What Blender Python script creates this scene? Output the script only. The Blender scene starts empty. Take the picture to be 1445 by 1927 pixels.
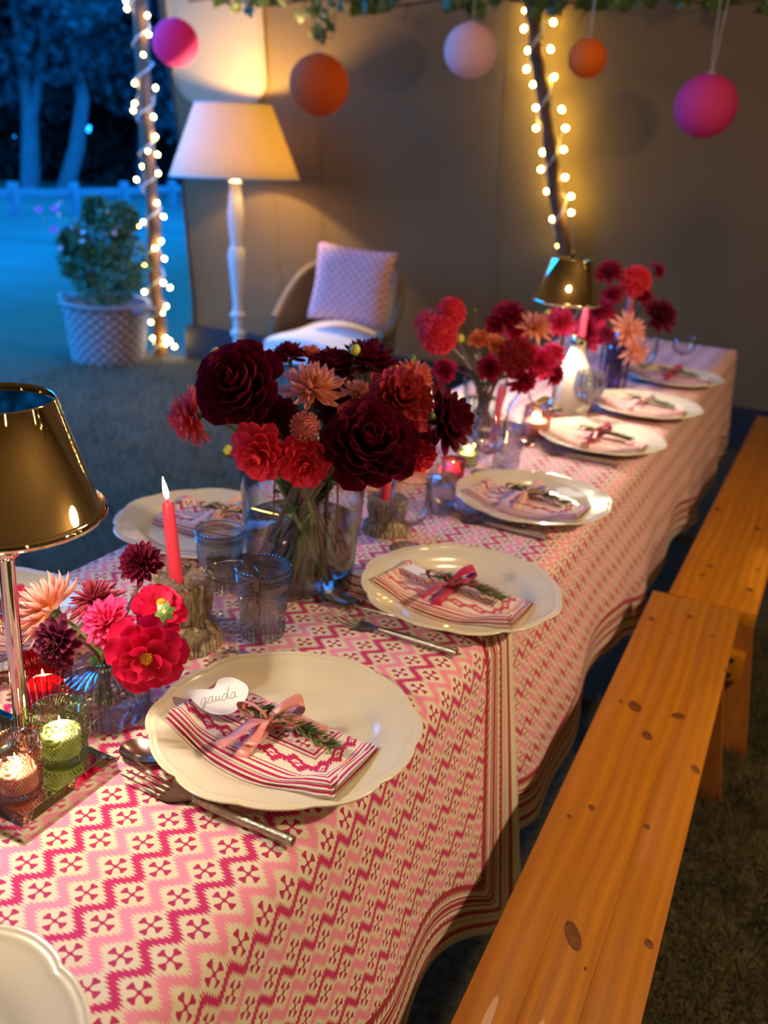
import bpy, bmesh, math, random
import numpy as np
from mathutils import Vector, Matrix, Euler
PI = math.pi
S = bpy.context.scene
COL = S.collection
random.seed(7)
rng = np.random.default_rng(7)

# ------------------------------------------------------------------ camera
cam_d = bpy.data.cameras.new('camera'); cam = bpy.data.objects.new('camera', cam_d); COL.objects.link(cam)
S.camera = cam
YAW, PITCH, ROLL = 0.44803, 0.37442, 0.0673
fw = Vector((-math.sin(YAW)*math.cos(PITCH), math.cos(YAW)*math.cos(PITCH), -math.sin(PITCH)))
r0 = Vector((math.cos(YAW), math.sin(YAW), 0)); u0 = r0.cross(fw)
rt = math.cos(ROLL)*r0 + math.sin(ROLL)*u0
upv = -math.sin(ROLL)*r0 + math.cos(ROLL)*u0
M = Matrix((rt, upv, -fw)).transposed().to_4x4(); M.translation = (0.36218, -0.68157, 1.39122)
cam.matrix_world = M
cam_d.sensor_fit = 'VERTICAL'; cam_d.sensor_height = 36.0; cam_d.lens = 1733.4/1927*36
cam_d.clip_start = 0.05; cam_d.clip_end = 300
cam_d.dof.use_dof = True; cam_d.dof.focus_distance = 1.0; cam_d.dof.aperture_fstop = 4.4

# ------------------------------------------------------------------ world, lights, exposure
S.view_settings.view_transform = 'Standard'; S.view_settings.look = 'None'
S.view_settings.gamma = 1; S.view_settings.use_curve_mapping = False
S.view_settings.exposure = 0.0
S.cycles.use_denoising = True
S.cycles.max_bounces = 10; S.cycles.transparent_max_bounces = 24
S.cycles.transmission_bounces = 8; S.cycles.sample_clamp_indirect = 3.0
W = bpy.data.worlds.new('dusk_sky'); S.world = W; W.use_nodes = True
bg = W.node_tree.nodes['Background']; bg.inputs[0].default_value = (0.010, 0.27, 1.0, 1); bg.inputs[1].default_value = 8.5

def lamp(name, typ, loc, energy, color, size=0.1, rot=None, parent=None, blend=None):
    d = bpy.data.lights.new(name, typ); d.energy = energy; d.color = color
    if typ == 'AREA': d.size = size
    else: d.shadow_soft_size = size
    o = bpy.data.objects.new(name, d); COL.objects.link(o); o.location = loc
    if rot: o.rotation_euler = rot
    if parent: o.parent = parent
    return o
# unseen lamps: the first inferred from the bench shadow, the other two added fill
lamp('unseen_lamp', 'POINT', (1.35, 0.75, 1.80), 92, (1.0, 0.72, 0.42), 0.05)
lamp('unseen_lamp', 'POINT', (-0.9, -1.6, 2.5), 12, (1.0, 0.80, 0.56), 0.08)  # added fill for the near end of the table
lamp('unseen_lamp', 'POINT', (-0.2, 1.6, 2.8), 26, (1.0, 0.70, 0.38), 0.15)  # added soft overhead fill
for x, y in ((2.5, 1.9), (2.1, -0.9), (1.1, -2.6), (-0.9, -3.0), (-2.6, -1.9)):      # added upright strips, unseen, that put streaks into the chrome shades
    p = Vector((x, y, 1.75)); q = (Vector((-0.3, 0.5, 1.3)) - p).to_track_quat('-Z', 'Y')
    o = lamp('added_light_strip', 'AREA', p, 3.2, (1.0, 0.74, 0.40), 0.07, q.to_euler())
    o.data.shape = 'RECTANGLE'; o.data.size_y = 2.3

# ------------------------------------------------------------------ node helpers
class X:
    """a float socket with operators, for writing patterns as formulas"""
    nt = None
    def __init__(s, sock): s.s = sock
    @staticmethod
    def op(o, *a):
        n = X.nt.nodes.new('ShaderNodeMath'); n.operation = o
        for i, v in enumerate(a):
            if isinstance(v, X): X.nt.links.new(v.s, n.inputs[i])
            else: n.inputs[i].default_value = v
        return X(n.outputs[0])
    def __add__(s, o): return X.op('ADD', s, o)
    __radd__ = __add__
    def __sub__(s, o): return X.op('SUBTRACT', s, o)
    def __rsub__(s, o): return X.op('SUBTRACT', o, s)
    def __mul__(s, o): return X.op('MULTIPLY', s, o)
    __rmul__ = __mul__
    def __truediv__(s, o): return X.op('DIVIDE', s, o)
    def __lt__(s, o): return X.op('LESS_THAN', s, o)
    def __gt__(s, o): return X.op('GREATER_THAN', s, o)
def fabs(a): return X.op('ABSOLUTE', a)
def fmin(a, b): return X.op('MINIMUM', a, b)
def fmax(a, b): return X.op('MAXIMUM', a, b)
def clampx(a, lo, hi): return fmin(fmax(a, lo), hi)
def wrapx(a, p):                                    # to [-p/2, p/2]
    return X.op('WRAP', a, p/2, -p/2)
def tri(a):                                         # period 1, +1 at 0, -1 at .5
    return fabs(wrapx(a, 1.0))*(-4.0) + 1.0
def mixc(fac, a, b):
    n = X.nt.nodes.new('ShaderNodeMix'); n.data_type = 'RGBA'
    for i, v in ((0, fac), (6, a), (7, b)):
        if isinstance(v, X): X.nt.links.new(v.s, n.inputs[i])
        elif hasattr(v, 'is_output'): X.nt.links.new(v, n.inputs[i])
        elif i == 0: n.inputs[0].default_value = v
        else: n.inputs[i].default_value = (*v, 1)
    return n.outputs[2]
def coords(kind='UV', scale=1.0):
    n = X.nt.nodes.new('ShaderNodeTexCoord'); sp = X.nt.nodes.new('ShaderNodeSeparateXYZ')
    X.nt.links.new(n.outputs[kind], sp.inputs[0])
    return X(sp.outputs[0])*scale, X(sp.outputs[1])*scale, X(sp.outputs[2])*scale, n.outputs[kind]
def noise(vec, scale, detail=3, rough=0.5, stretch=None):
    if stretch:
        m = X.nt.nodes.new('ShaderNodeMapping'); m.inputs['Scale'].default_value = stretch
        X.nt.links.new(vec, m.inputs[0]); vec = m.outputs[0]
    n = X.nt.nodes.new('ShaderNodeTexNoise'); n.inputs['Scale'].default_value = scale
    n.inputs['Detail'].default_value = detail; n.inputs['Roughness'].default_value = rough
    X.nt.links.new(vec, n.inputs['Vector']); return X(n.outputs['Fac'])
def bump(h, strength=0.3, dist=0.01):
    n = X.nt.nodes.new('ShaderNodeBump'); n.inputs['Strength'].default_value = strength; n.inputs['Distance'].default_value = dist
    X.nt.links.new(h.s if isinstance(h, X) else h, n.inputs['Height']); return n.outputs[0]
def newmat(name):
    m = bpy.data.materials.new(name); m.use_nodes = True; X.nt = m.node_tree
    return m, m.node_tree.nodes['Principled BSDF']
def link(a, b): X.nt.links.new(a.s if isinstance(a, X) else a, b)
def plain(name, col, rough=0.5, metal=0.0, coat=0.0, spec=0.5, vary=0.0, vscale=30, bmp=0.0, bscale=60, bdist=0.002, stretch=None, sheen=0.0):
    m, p = newmat(name)
    p.inputs['Base Color'].default_value = (*col, 1); p.inputs['Roughness'].default_value = rough
    p.inputs['Metallic'].default_value = metal; p.inputs['Coat Weight'].default_value = coat
    p.inputs['Specular IOR Level'].default_value = spec; p.inputs['Sheen Weight'].default_value = sheen
    if vary or bmp:
        v = coords('Object')[3]
        if vary:
            n = noise(v, vscale, 4, 0.6, stretch)
            link(mixc(clampx(n*2.0-0.5, 0, 1), tuple(c*(1-vary) for c in col), tuple(min(1, c*(1+vary)) for c in col)), p.inputs['Base Color'])
        if bmp: link(bump(noise(v, bscale, 4, 0.6, stretch), bmp, bdist), p.inputs['Normal'])
    return m
def emit(name, col, s):
    m = bpy.data.materials.new(name); m.use_nodes = True; nt = m.node_tree
    nt.nodes.remove(nt.nodes['Principled BSDF']); e = nt.nodes.new('ShaderNodeEmission')
    e.inputs[0].default_value = (*col, 1); e.inputs[1].default_value = s
    nt.links.new(e.outputs[0], nt.nodes['Material Output'].inputs[0]); return m
def glass(name, tint=(1, 1, 1), refl=0.9, refract=0.0, rough=0.02, bscale=0, bstr=0.4, bdist=0.002, ribs=None, pattern=False, ior=1.25):
    """thin glass: clear transmission with a Fresnel mirror; relief by bump"""
    m = bpy.data.materials.new(name); m.use_nodes = True; X.nt = nt = m.node_tree
    nt.nodes.remove(nt.nodes['Principled BSDF'])
    tr = nt.nodes.new('ShaderNodeBsdfTransparent'); tr.inputs[0].default_value = (*tint, 1)
    gl = nt.nodes.new('ShaderNodeBsdfGlossy'); gl.inputs['Roughness'].default_value = rough
    fr = nt.nodes.new('ShaderNodeLayerWeight'); fr.inputs['Blend'].default_value = 0.5
    nrm = None
    if bscale or ribs or pattern:
        u, v, w, vec = coords('Object')
        if pattern: h = pressed(u, v, w)
        elif ribs: h = X.op('SINE', X.op('ARCTAN2', v, u)*float(ribs))
        else: h = noise(vec, bscale, 2)
        nrm = bump(h, bstr, bdist); nt.links.new(nrm, gl.inputs['Normal']); nt.links.new(nrm, fr.inputs['Normal'])
    if not (bscale or ribs or pattern): link(mixc(clampx(X.op('POWER', X(fr.outputs['Facing']), 2.5)*1.15, 0, 1), tint, tuple(c*0.30 for c in tint)), tr.inputs[0])   # thick edges look darker
    base = tr.outputs[0]
    if refract:
        rf = nt.nodes.new('ShaderNodeBsdfRefraction'); rf.inputs[0].default_value = (*tint, 1); rf.inputs['IOR'].default_value = ior
        rf.inputs['Roughness'].default_value = 0.0
        if nrm: nt.links.new(nrm, rf.inputs['Normal'])
        mx = nt.nodes.new('ShaderNodeMixShader'); mx.inputs[0].default_value = refract
        nt.links.new(tr.outputs[0], mx.inputs[1]); nt.links.new(rf.outputs[0], mx.inputs[2]); base = mx.outputs[0]
    mx = nt.nodes.new('ShaderNodeMixShader')
    link(clampx(X.op('POWER', X(fr.outputs['Facing']), 3.6)*refl*0.80 + 0.045, 0, 0.95), mx.inputs[0])
    nt.links.new(base, mx.inputs[1]); nt.links.new(gl.outputs[0], mx.inputs[2])
    nt.links.new(mx.outputs[0], nt.nodes['Material Output'].inputs[0]); return m
def pressed(u, v, w):
    """relief of pressed glass: round medallions with beads around the wall, ribs below, rings above"""
    th = X.op('ARCTAN2', v, u); a = wrapx(th, PI/2)*0.035; b = w - 0.045
    r = X.op('SQRT', a*a + b*b); ring = X.op('SINE', r*900.0)*(r < 0.021)
    bead = X.op('SINE', th*40.0)*X.op('SINE', w*1100.0)*(r > 0.021)
    return ring*0.8 + bead*0.7

# ------------------------------------------------------------------ mesh helpers
class MB:
    def __init__(s): s.v = []; s.f = []; s.m = []; s.uv = {}
    def add(s, vs, fs, mat=0, uvs=None):
        b = len(s.v); s.v += [tuple(p) for p in vs]
        for f in fs: s.f.append(tuple(i+b for i in f)); s.m.append(mat)
        if uvs is not None:
            for i, q in enumerate(uvs): s.uv[b+i] = q
        return s
    def grid(s, fn, nu, nv, mat=0, uvf=None, cu=False):
        vs = []; uv = []
        for j in range(nv):
            for i in range(nu):
                vs.append(fn(i/(nu if cu else nu-1), j/(nv-1)))
                if uvf: uv.append(uvf(i/(nu-1), j/(nv-1)))
        fs = []
        for j in range(nv-1):
            for i in range(nu if cu else nu-1):
                i2 = (i+1) % nu; fs.append((j*nu+i, j*nu+i2, (j+1)*nu+i2, (j+1)*nu+i))
        return s.add(vs, fs, mat, uv if uvf else None)
    def lathe(s, prof, n=32, c=(0, 0, 0), mat=0, scal=None, cap0=False, cap1=False):
        vs = []
        for r, z in prof:
            for i in range(n):
                t = 2*PI*i/n; k = scal(t, r, z) if scal else 1
                vs.append((c[0]+r*k*math.cos(t), c[1]+r*k*math.sin(t), c[2]+z))
        fs = [(j*n+i, j*n+(i+1) % n, (j+1)*n+(i+1) % n, (j+1)*n+i) for j in range(len(prof)-1) for i in range(n)]
        if cap0: fs.append(tuple(range(n-1, -1, -1)))
        if cap1: fs.append(tuple((len(prof)-1)*n+i for i in range(n)))
        return s.add(vs, fs, mat)
    def tube(s, pts, rad, n=8, mat=0, cap=True, flat=None):
        pts = [Vector(p) for p in pts]; k = len(pts)
        rads = rad if isinstance(rad, (list, tuple)) else [rad]*k
        t0 = (pts[1]-pts[0]).normalized(); a = Vector((0, 0, 1)) if abs(t0.z) < 0.9 else Vector((1, 0, 0))
        nx = t0.cross(a).normalized(); vs = []
        for i, p in enumerate(pts):
            t = (pts[min(i+1, k-1)]-pts[max(i-1, 0)]).normalized()
            nx = (nx - t*nx.dot(t)).normalized(); ny = t.cross(nx)
            for j in range(n):
                an = 2*PI*j/n; vs.append(p + nx*math.cos(an)*rads[i] + ny*math.sin(an)*rads[i]*(flat or 1))
        fs = [(i*n+j, i*n+(j+1) % n, (i+1)*n+(j+1) % n, (i+1)*n+j) for i in range(k-1) for j in range(n)]
        if cap: fs += [tuple(range(n-1, -1, -1)), tuple((k-1)*n+j for j in range(n))]
        return s.add(vs, fs, mat)
    def box(s, c, d, bev=0.0, mat=0, mtx=None, taper=None):
        bm = bmesh.new(); bmesh.ops.create_cube(bm, size=1)
        for v in bm.verts: v.co = Vector((v.co.x*d[0], v.co.y*d[1], v.co.z*d[2]))
        if taper:
            for v in bm.verts:
                if v.co.z > 0: v.co.x *= taper[0]; v.co.y *= taper[1]
        if bev: bmesh.ops.bevel(bm, geom=bm.edges[:], offset=bev, segments=2, affect='EDGES', profile=0.5)
        bm.verts.index_update()
        vs = [(mtx @ v.co if mtx else v.co) + Vector(c) for v in bm.verts]; fs = [[v.index for v in f.verts] for f in bm.faces]
        bm.free(); return s.add(vs, fs, mat)
    def sphere(s, c, r, n=12, mat=0, sq=(1, 1, 1)):
        prof = [(max(1e-5, math.sin(PI*i/n)), -math.cos(PI*i/n)) for i in range(n+1)]
        b = MB().lathe(prof, n*2)
        return s.add([(c[0]+x*r*sq[0], c[1]+y*r*sq[1], c[2]+z*r*sq[2]) for x, y, z in b.v], b.f, mat)
    def mesh(s, name, mats, smooth=True):
        me = bpy.data.meshes.new(name); me.from_pydata(s.v, [], s.f)
        for m in (mats if isinstance(mats, (list, tuple)) else [mats]): me.materials.append(m)
        if any(s.m): me.polygons.foreach_set('material_index', s.m)
        if s.uv:
            l = me.uv_layers.new(name='UVMap'); vi = np.zeros(len(me.loops), np.int32); me.loops.foreach_get('vertex_index', vi)
            arr = np.array([s.uv.get(i, (0, 0)) for i in range(len(s.v))], np.float32); l.data.foreach_set('uv', arr[vi].ravel())
        if smooth: me.polygons.foreach_set('use_smooth', [True]*len(me.polygons)); me.set_sharp_from_angle(angle=math.radians(40)) if smooth != 'all' else None
        me.update(); return me
    def build(s, name, mats, parent=None, smooth=True, loc=None):
        return put(name, s.mesh(name, mats, smooth), parent, loc)
def put(name, me, parent=None, loc=None):
    o = bpy.data.objects.new(name, me); COL.objects.link(o)
    if parent: o.parent = parent
    if loc: o.location = loc
    return o
def tag(o, label=None, cat=None, group=None, kind=None):
    if label: o['label'] = label
    if cat: o['category'] = cat
    if group: o['group'] = group
    if kind: o['kind'] = kind
    return o
def thing(name, label, cat, loc=(0, 0, 0), rz=0.0, group=None):
    o = bpy.data.objects.new(name, None); COL.objects.link(o); o.location = loc; o.rotation_euler = (0, 0, rz)
    o.empty_display_size = 0.05
    return tag(o, label, cat, group)
def dup(root, loc, rz=0.0, label=None, group=None):
    r = root.copy(); COL.objects.link(r); r.location = loc; r.rotation_euler = (0, 0, rz)
    if label: r['label'] = label
    if group: r['group'] = group
    for ch in list(root.children):
        c = ch.copy(); COL.objects.link(c); c.parent = r
        for g in ch.children:
            d = g.copy(); COL.objects.link(d); d.parent = c
    return r
def smooth01(x): x = max(0.0, min(1.0, x)); return x*x*(3-2*x)
TZ = 0.752                                           # top of the cloth on the table
# ------------------------------------------------------------------ materials
CREAM = (0.74, 0.66, 0.52); HOT = (0.54, 0.010, 0.145); PINK = (0.82, 0.27, 0.45)
def ikat(u, v, red, pink, cream, k=1.0):
    """serrated zigzag stripes in two pinks with four-petalled flowers between, in metres"""
    P, Q = 0.0378*k, 0.0735*k
    def trap(t): return clampx(tri(t)*1.35, -1.0, 1.0)
    z = trap((v + 0.2105*k)/P)
    teeth = tri(v/(0.0033*k))*(0.0031*k)
    dark = fabs(wrapx(u + 0.043*k, Q) - z*(0.0088*k)) < (teeth + 0.0064*k)
    light = fabs(wrapx(u + 0.080*k, Q) + z*(0.0088*k)) < (teeth + 0.0072*k)
    fl = None
    for du, dv in ((0.025, 0.2295), (0.0615, 0.2105)):
        a = wrapx(u + du*k, Q); b = wrapx(v + dv*k, P)
        r = X.op('SQRT', a*a + b*b); th = fabs(wrapx(X.op('ARCTAN2', b, a) + 0.03, PI/2))
        lat = th*r; tip = lat - 0.0021*k
        pet = X.op('MULTIPLY', lat < fmax((r - 0.0034*k)*0.60, 0.0009*k), r < ((tip*tip)*(-150.0/k) + 0.0116*k))
        f = fmax(pet, r < 0.0022*k); fl = f if fl is None else fmax(fl, f)
    c = mixc(light, cream, pink); c = mixc(dark, c, red); return mixc(fl, c, tuple(x*0.82 for x in red))
def cloth_mat(name, border=None):
    m, p = newmat(name); u, v, w, vec = coords('UV')
    n1 = noise(vec, 900.0, 1); n2 = noise(vec, 700.0, 1)
    u2 = u + (n1 - 0.5)*0.0014; v2 = v + (n2 - 0.5)*0.0012
    c = ikat(u2, v2, HOT, PINK, CREAM)
    if border:
        at = X.nt.nodes.new('ShaderNodeAttribute'); at.attribute_name = 'edge'; e = X(at.outputs['Fac'])
        # along-edge coordinate for the triangles
        along = u + v
        t1 = tri(along/0.014)*0.5 + 0.5; t2 = tri(along/0.009)*0.5 + 0.5
        red = (e > 0.016)*(e < (t2*0.006 + 0.023))
        for lo, hi in ((0.0325, 0.0335), (0.0355, 0.0365), (0.0385, 0.0395)): red = fmax(red, (e > lo)*(e < hi))
        red = fmax(red, (e > (0.045 - t2*0.003))*(e < (t1*0.005 + 0.051)))
        for lo, hi in ((0.0605, 0.0645), (0.067, 0.0755), (0.0778, 0.0818)): red = fmax(red, (e > lo)*(e < hi))
        red = fmax(red, (e > (0.095 - t1*0.011))*(e < 0.104))
        bc = mixc(red, CREAM, (0.36, 0.006, 0.035)); c = mixc(e < 0.104, c, bc)
    link(c, p.inputs['Base Color']); p.inputs['Roughness'].default_value = 0.85; p.inputs['Sheen Weight'].default_value = 0.15
    link(bump(noise(vec, 60.0, 3), 0.25, 0.004), p.inputs['Normal'])
    return m
def napkin_mat(name, red, pink, cream, k):
    m, p = newmat(name); a, b, w, vec = coords('UV')
    n1 = noise(vec, 900.0, 1); a2 = a + (n1 - 0.5)*0.0012
    c = ikat(b + 0.004, a2, red, pink, cream, k)
    e = fmin(b + 0.052, 0.112 - a)
    al = a + b
    stripe = None
    for lo, hi in ((0.003, 0.0055), (0.0085, 0.011), (0.0135, 0.0148), (0.043, 0.0445), (0.0475, 0.0505)):
        q = (e > lo)*(e < hi); stripe = q if stripe is None else fmax(stripe, q)
    d = fabs(wrapx(al, 0.032))*0.62 + fabs(e - 0.029) + tri(e/0.003)*0.0012
    dia = (d < 0.0105)*(d > 0.0042); dia = fmax(dia, d < 0.0018)
    d2 = fabs(wrapx(al + 0.016, 0.032))*0.7 + fabs(e - 0.029) + tri(e/0.003)*0.001
    dia = fmax(dia, d2 < 0.0042)
    bc = mixc(fmax(stripe, dia), cream, red); c = mixc(e < 0.052, c, bc)
    link(c, p.inputs['Base Color']); p.inputs['Roughness'].default_value = 0.8
    link(bump(noise(vec, 90.0, 3), 0.2, 0.003), p.inputs['Normal']); return m
def wood_mat(name):
    m, p = newmat(name); u, v, w, vec = coords('Object')
    warp = noise(vec, 3.0, 2, 0.5, (1, 0.35, 1)) - 0.5
    g = X.op('SINE', (u + warp*0.06)*260.0 + noise(vec, 5.0, 4, 0.6, (1, 0.1, 1))*26.0)*0.5 + 0.5
    fine = noise(vec, 160.0, 3, 0.6, (1, 0.03, 1))
    c = mixc(g, (0.52, 0.200, 0.006), (0.37, 0.128, 0.004)); c = mixc(clampx(fine*1.6 - 0.55, 0, 1), c, (0.33, 0.09, 0.005))
    big = noise(vec, 2.2, 2, 0.5, (1, 0.5, 1)); c = mixc(clampx(big*1.6 - 0.6, 0, 1), c, (0.55, 0.225, 0.008))
    oi = X.nt.nodes.new('ShaderNodeObjectInfo'); c = mixc(X(oi.outputs['Random'])*0.45, c, (0.36, 0.120, 0.006))
    link(c, p.inputs['Base Color']); p.inputs['Roughness'].default_value = 0.42; p.inputs['Coat Weight'].default_value = 0.12
    link(bump(fine, 0.12, 0.002), p.inputs['Normal']); return m
def petal_mat(name, base, tip, edge=None, rough=0.6, trans=0.33):
    m, p = newmat(name); u, v, w, vec = coords('UV')
    c = mixc(clampx(v*1.15, 0, 1), base, tip)
    vein = X.op('SINE', u*70.0)*0.5 + 0.5; c = mixc(vein*0.22, c, tuple(x*0.6 for x in tip))
    if edge: c = mixc(clampx(fabs(u - 0.5)*2.4 - 0.75, 0, 1), c, edge)
    link(c, p.inputs['Base Color']); p.inputs['Roughness'].default_value = rough; p.inputs['Specular IOR Level'].default_value = 0.3
    t = X.nt.nodes.new('ShaderNodeBsdfTranslucent'); link(c, t.inputs[0]); mx = X.nt.nodes.new('ShaderNodeMixShader')
    mx.inputs[0].default_value = trans; link(p.outputs[0], mx.inputs[1]); link(t.outputs[0], mx.inputs[2])
    link(mx.outputs[0], X.nt.nodes['Material Output'].inputs[0]); return m
def ground_mat():
    m, p = newmat('ground_grass'); u, v, w, vec = coords('Object')
    n = noise(vec, 2.2, 5, 0.62); f = noise(vec, 45.0, 4, 0.7)
    c = mixc(clampx(n*2.2 - 0.6, 0, 1), (0.014, 0.013, 0.006), (0.05, 0.045, 0.024))
    c = mixc(clampx(f*2 - 0.55, 0, 1), c, (0.12, 0.108, 0.065))
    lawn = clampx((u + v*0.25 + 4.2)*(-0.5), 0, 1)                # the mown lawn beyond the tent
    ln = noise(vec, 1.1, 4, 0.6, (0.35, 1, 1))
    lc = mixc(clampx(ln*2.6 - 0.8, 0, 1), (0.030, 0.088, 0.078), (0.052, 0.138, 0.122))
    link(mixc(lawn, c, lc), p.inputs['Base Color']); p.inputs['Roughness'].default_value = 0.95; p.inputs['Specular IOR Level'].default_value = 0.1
    link(bump(f, 0.6, 0.03), p.inputs['Normal']); return m
def canvas_mat(name, col):
    m, p = newmat(name); u, v, w, vec = coords('Object')
    n = noise(vec, 0.9, 3); c = mixc(clampx(n*1.6 - 0.3, 0, 1), tuple(x*0.85 for x in col), tuple(x*1.12 for x in col))
    link(c, p.inputs['Base Color']); p.inputs['Roughness'].default_value = 0.9; p.inputs['Specular IOR Level'].default_value = 0.15
    wv = X.op('SINE', u*900.0) + X.op('SINE', w*900.0)
    link(bump(noise(vec, 2.5, 3)*1.0 + wv*0.004, 0.35, 0.05), p.inputs['Normal']); return m
def wicker_mat(name, col, rz=1.0):
    m, p = newmat(name); u, v, w, vec = coords('UV')
    a = X.op('SINE', u*PI*2); b = X.op('SINE', v*PI*2 + X.op('SIGN', a)*(PI/2))
    h = fabs(a)*0.5 + b*0.5
    n = noise(vec, 3.0, 3)
    c = mixc(clampx(h*0.7 + n*0.5, 0, 1), tuple(x*0.2 for x in col), col)
    link(c, p.inputs['Base Color']); p.inputs['Roughness'].default_value = 0.65; link(bump(h, 0.9, 0.01), p.inputs['Normal']); return m

M_ = {}
M_['cloth_near'] = cloth_mat('pink_ikat_cloth_bordered', True); M_['cloth_far'] = cloth_mat('pink_ikat_cloth_far', True)
M_['nap_red'] = napkin_mat('napkin_hot_pink', (0.52, 0.012, 0.11), (0.80, 0.24, 0.38), (0.80, 0.70, 0.58), 0.78)
M_['nap_soft'] = napkin_mat('napkin_soft_pink', (0.60, 0.08, 0.13), (0.82, 0.46, 0.44), (0.82, 0.66, 0.56), 0.42)
M_['wood'] = wood_mat('varnished_pine'); M_['wood_dark'] = plain('pine_end_dark', (0.34, 0.11, 0.014), 0.5, vary=0.35, vscale=14, stretch=(1, 1, 0.2))
M_['knot'] = plain('pine_knot', (0.15, 0.045, 0.007), 0.45, vary=0.6, vscale=90)
M_['bolt'] = plain('dark_bolt', (0.06, 0.045, 0.035), 0.35, 0.9)
M_['plate'] = plain('cream_glaze', (0.76, 0.68, 0.53), 0.16, coat=0.6, vary=0.03, vscale=3)
M_['steel'] = plain('worn_steel', (0.62, 0.58, 0.54), 0.2, 1.0, vary=0.12, vscale=60)
M_['hammered'] = plain('hammered_steel', (0.46, 0.42, 0.38), 0.28, 1.0, vary=0.3, vscale=120, bmp=0.5, bscale=180, bdist=0.003)
M_['chrome'] = plain('chrome', (0.84, 0.75, 0.52), 0.035, 1.0)
M_['chrome_stem'] = plain('chrome_stem', (0.86, 0.80, 0.72), 0.05, 1.0)
M_['shade_in'] = plain('shade_inside', (0.85, 0.80, 0.70), 0.5)
M_['mirror'] = plain('mirror', (0.86, 0.82, 0.76), 0.015, 1.0)
M_['mirror_edge'] = plain('mirror_edge', (0.05, 0.045, 0.04), 0.3)
M_['glass'] = glass('clear_glass', (0.97, 0.97, 0.97), 1.3)
M_['glass_thick'] = glass('thick_clear_glass', (0.96, 0.975, 0.98), 1.3, 0.0)
M_['glass_rib'] = glass('ribbed_clear_glass', (0.93, 0.93, 0.95), 0.8, 0.15, ribs=34, bstr=0.9, bdist=0.004)
M_['glass_cut'] = glass('cut_clear_glass', (0.93, 0.93, 0.95), 1.5, 0.35, ribs=16, bstr=0.9, bdist=0.004)
M_['water'] = glass('water', (0.95, 0.96, 0.94), 0.8, 0.75, ior=1.33)
M_['water_shallow'] = glass('shallow_water', (0.97, 0.98, 0.96), 0.8, 0.0)
M_['smoke'] = glass('smoky_blue_glass', (0.90, 0.92, 0.87), 1.0, 0.2, pattern=True, bstr=0.7, bdist=0.003)
M_['smoke_plain'] = glass('smoky_blue_rim', (0.76, 0.80, 0.79), 1.6)
M_['g_pink'] = glass('pink_pressed_glass', (0.99, 0.76, 0.73), 1.3, 0.15, pattern=True, bstr=0.8, bdist=0.003)
M_['g_green'] = glass('green_pressed_glass', (0.83, 0.93, 0.66), 1.3, 0.15, pattern=True, bstr=0.8, bdist=0.003)
M_['g_red'] = glass('red_ribbed_glass', (0.85, 0.05, 0.10), 1.3, 0.2, ribs=26, bstr=0.9, bdist=0.004)
M_['g_purple'] = glass('lilac_cut_glass', (0.72, 0.62, 0.82), 1.5, 0.3, ribs=14, bstr=0.9, bdist=0.004)
M_['wax'] = plain('white_wax', (0.92, 0.86, 0.72), 0.5); M_['candle_red'] = plain('coral_red_wax', (0.78, 0.045, 0.09), 0.38)
M_['candle_pink'] = plain('pink_wax', (0.75, 0.10, 0.17), 0.4); M_['wick'] = plain('wick', (0.02, 0.015, 0.01), 0.9)
M_['flame'] = emit('flame', (1.0, 0.74, 0.38), 30); M_['bulb'] = emit('fairy_bulb', (1.0, 0.70, 0.13), 105)
M_['cable'] = plain('clear_cable', (0.55, 0.52, 0.50), 0.35)
M_['straw'] = plain('straw_bristle', (0.28, 0.20, 0.12), 0.9, vary=0.8, vscale=170, bmp=0.9, bscale=260, bdist=0.004, stretch=(1, 1, 0.18))
M_['straw_pale'] = plain('pale_straw', (0.52, 0.42, 0.28), 0.9, vary=0.5, vscale=200)
M_['ceramic'] = plain('white_ceramic', (0.86, 0.80, 0.70), 0.35, coat=0.2)
M_['stem'] = plain('green_stem', (0.10, 0.13, 0.035), 0.5, vary=0.3, vscale=40); M_['stem_brown'] = plain('plum_stem', (0.11, 0.05, 0.035), 0.5)
M_['leaf'] = plain('flower_leaf', (0.035, 0.085, 0.02), 0.5, vary=0.4, vscale=60)
M_['bud'] = plain('yellow_bud', (0.62, 0.58, 0.10), 0.45, vary=0.2, vscale=80); M_['sepal'] = plain('bud_sepal', (0.10, 0.17, 0.03), 0.5)
M_['eye'] = plain('yellow_eye', (0.85, 0.42, 0.03), 0.7, bmp=0.8, bscale=700, bdist=0.002)
M_['rosemary'] = plain('rosemary_needles', (0.17, 0.25, 0.09), 0.5, vary=0.4, vscale=150)
M_['ribbon_pink'] = plain('pink_satin', (0.78, 0.28, 0.27), 0.32, sheen=0.3); M_['ribbon_hot'] = plain('cerise_satin', (0.48, 0.01, 0.075), 0.32, sheen=0.3)
M_['ribbon_pale'] = plain('pale_pink_satin', (0.82, 0.45, 0.40), 0.32, sheen=0.3)
M_['card'] = plain('white_card', (0.85, 0.82, 0.80), 0.7); M_['ink'] = plain('pencil', (0.28, 0.27, 0.28), 0.7)
M_['ground'] = ground_mat(); M_['canvas'] = canvas_mat('tan_canvas', (0.178, 0.118, 0.055)); M_['mudflap'] = plain('navy_pvc', (0.008, 0.012, 0.022), 0.5)
M_['blind'] = canvas_mat('cream_blind', (0.42, 0.315, 0.18))
M_['piping'] = plain('dark_piping', (0.02, 0.015, 0.012), 0.7)
M_['pole'] = plain('birch_pole', (0.13, 0.06, 0.03), 0.8, vary=0.5, vscale=25, bmp=0.6, bscale=20, bdist=0.01, stretch=(1, 1, 0.3))
M_['linen'] = None
M_['white_paint'] = plain('white_painted_wood', (0.66, 0.62, 0.56), 0.45)
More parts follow.
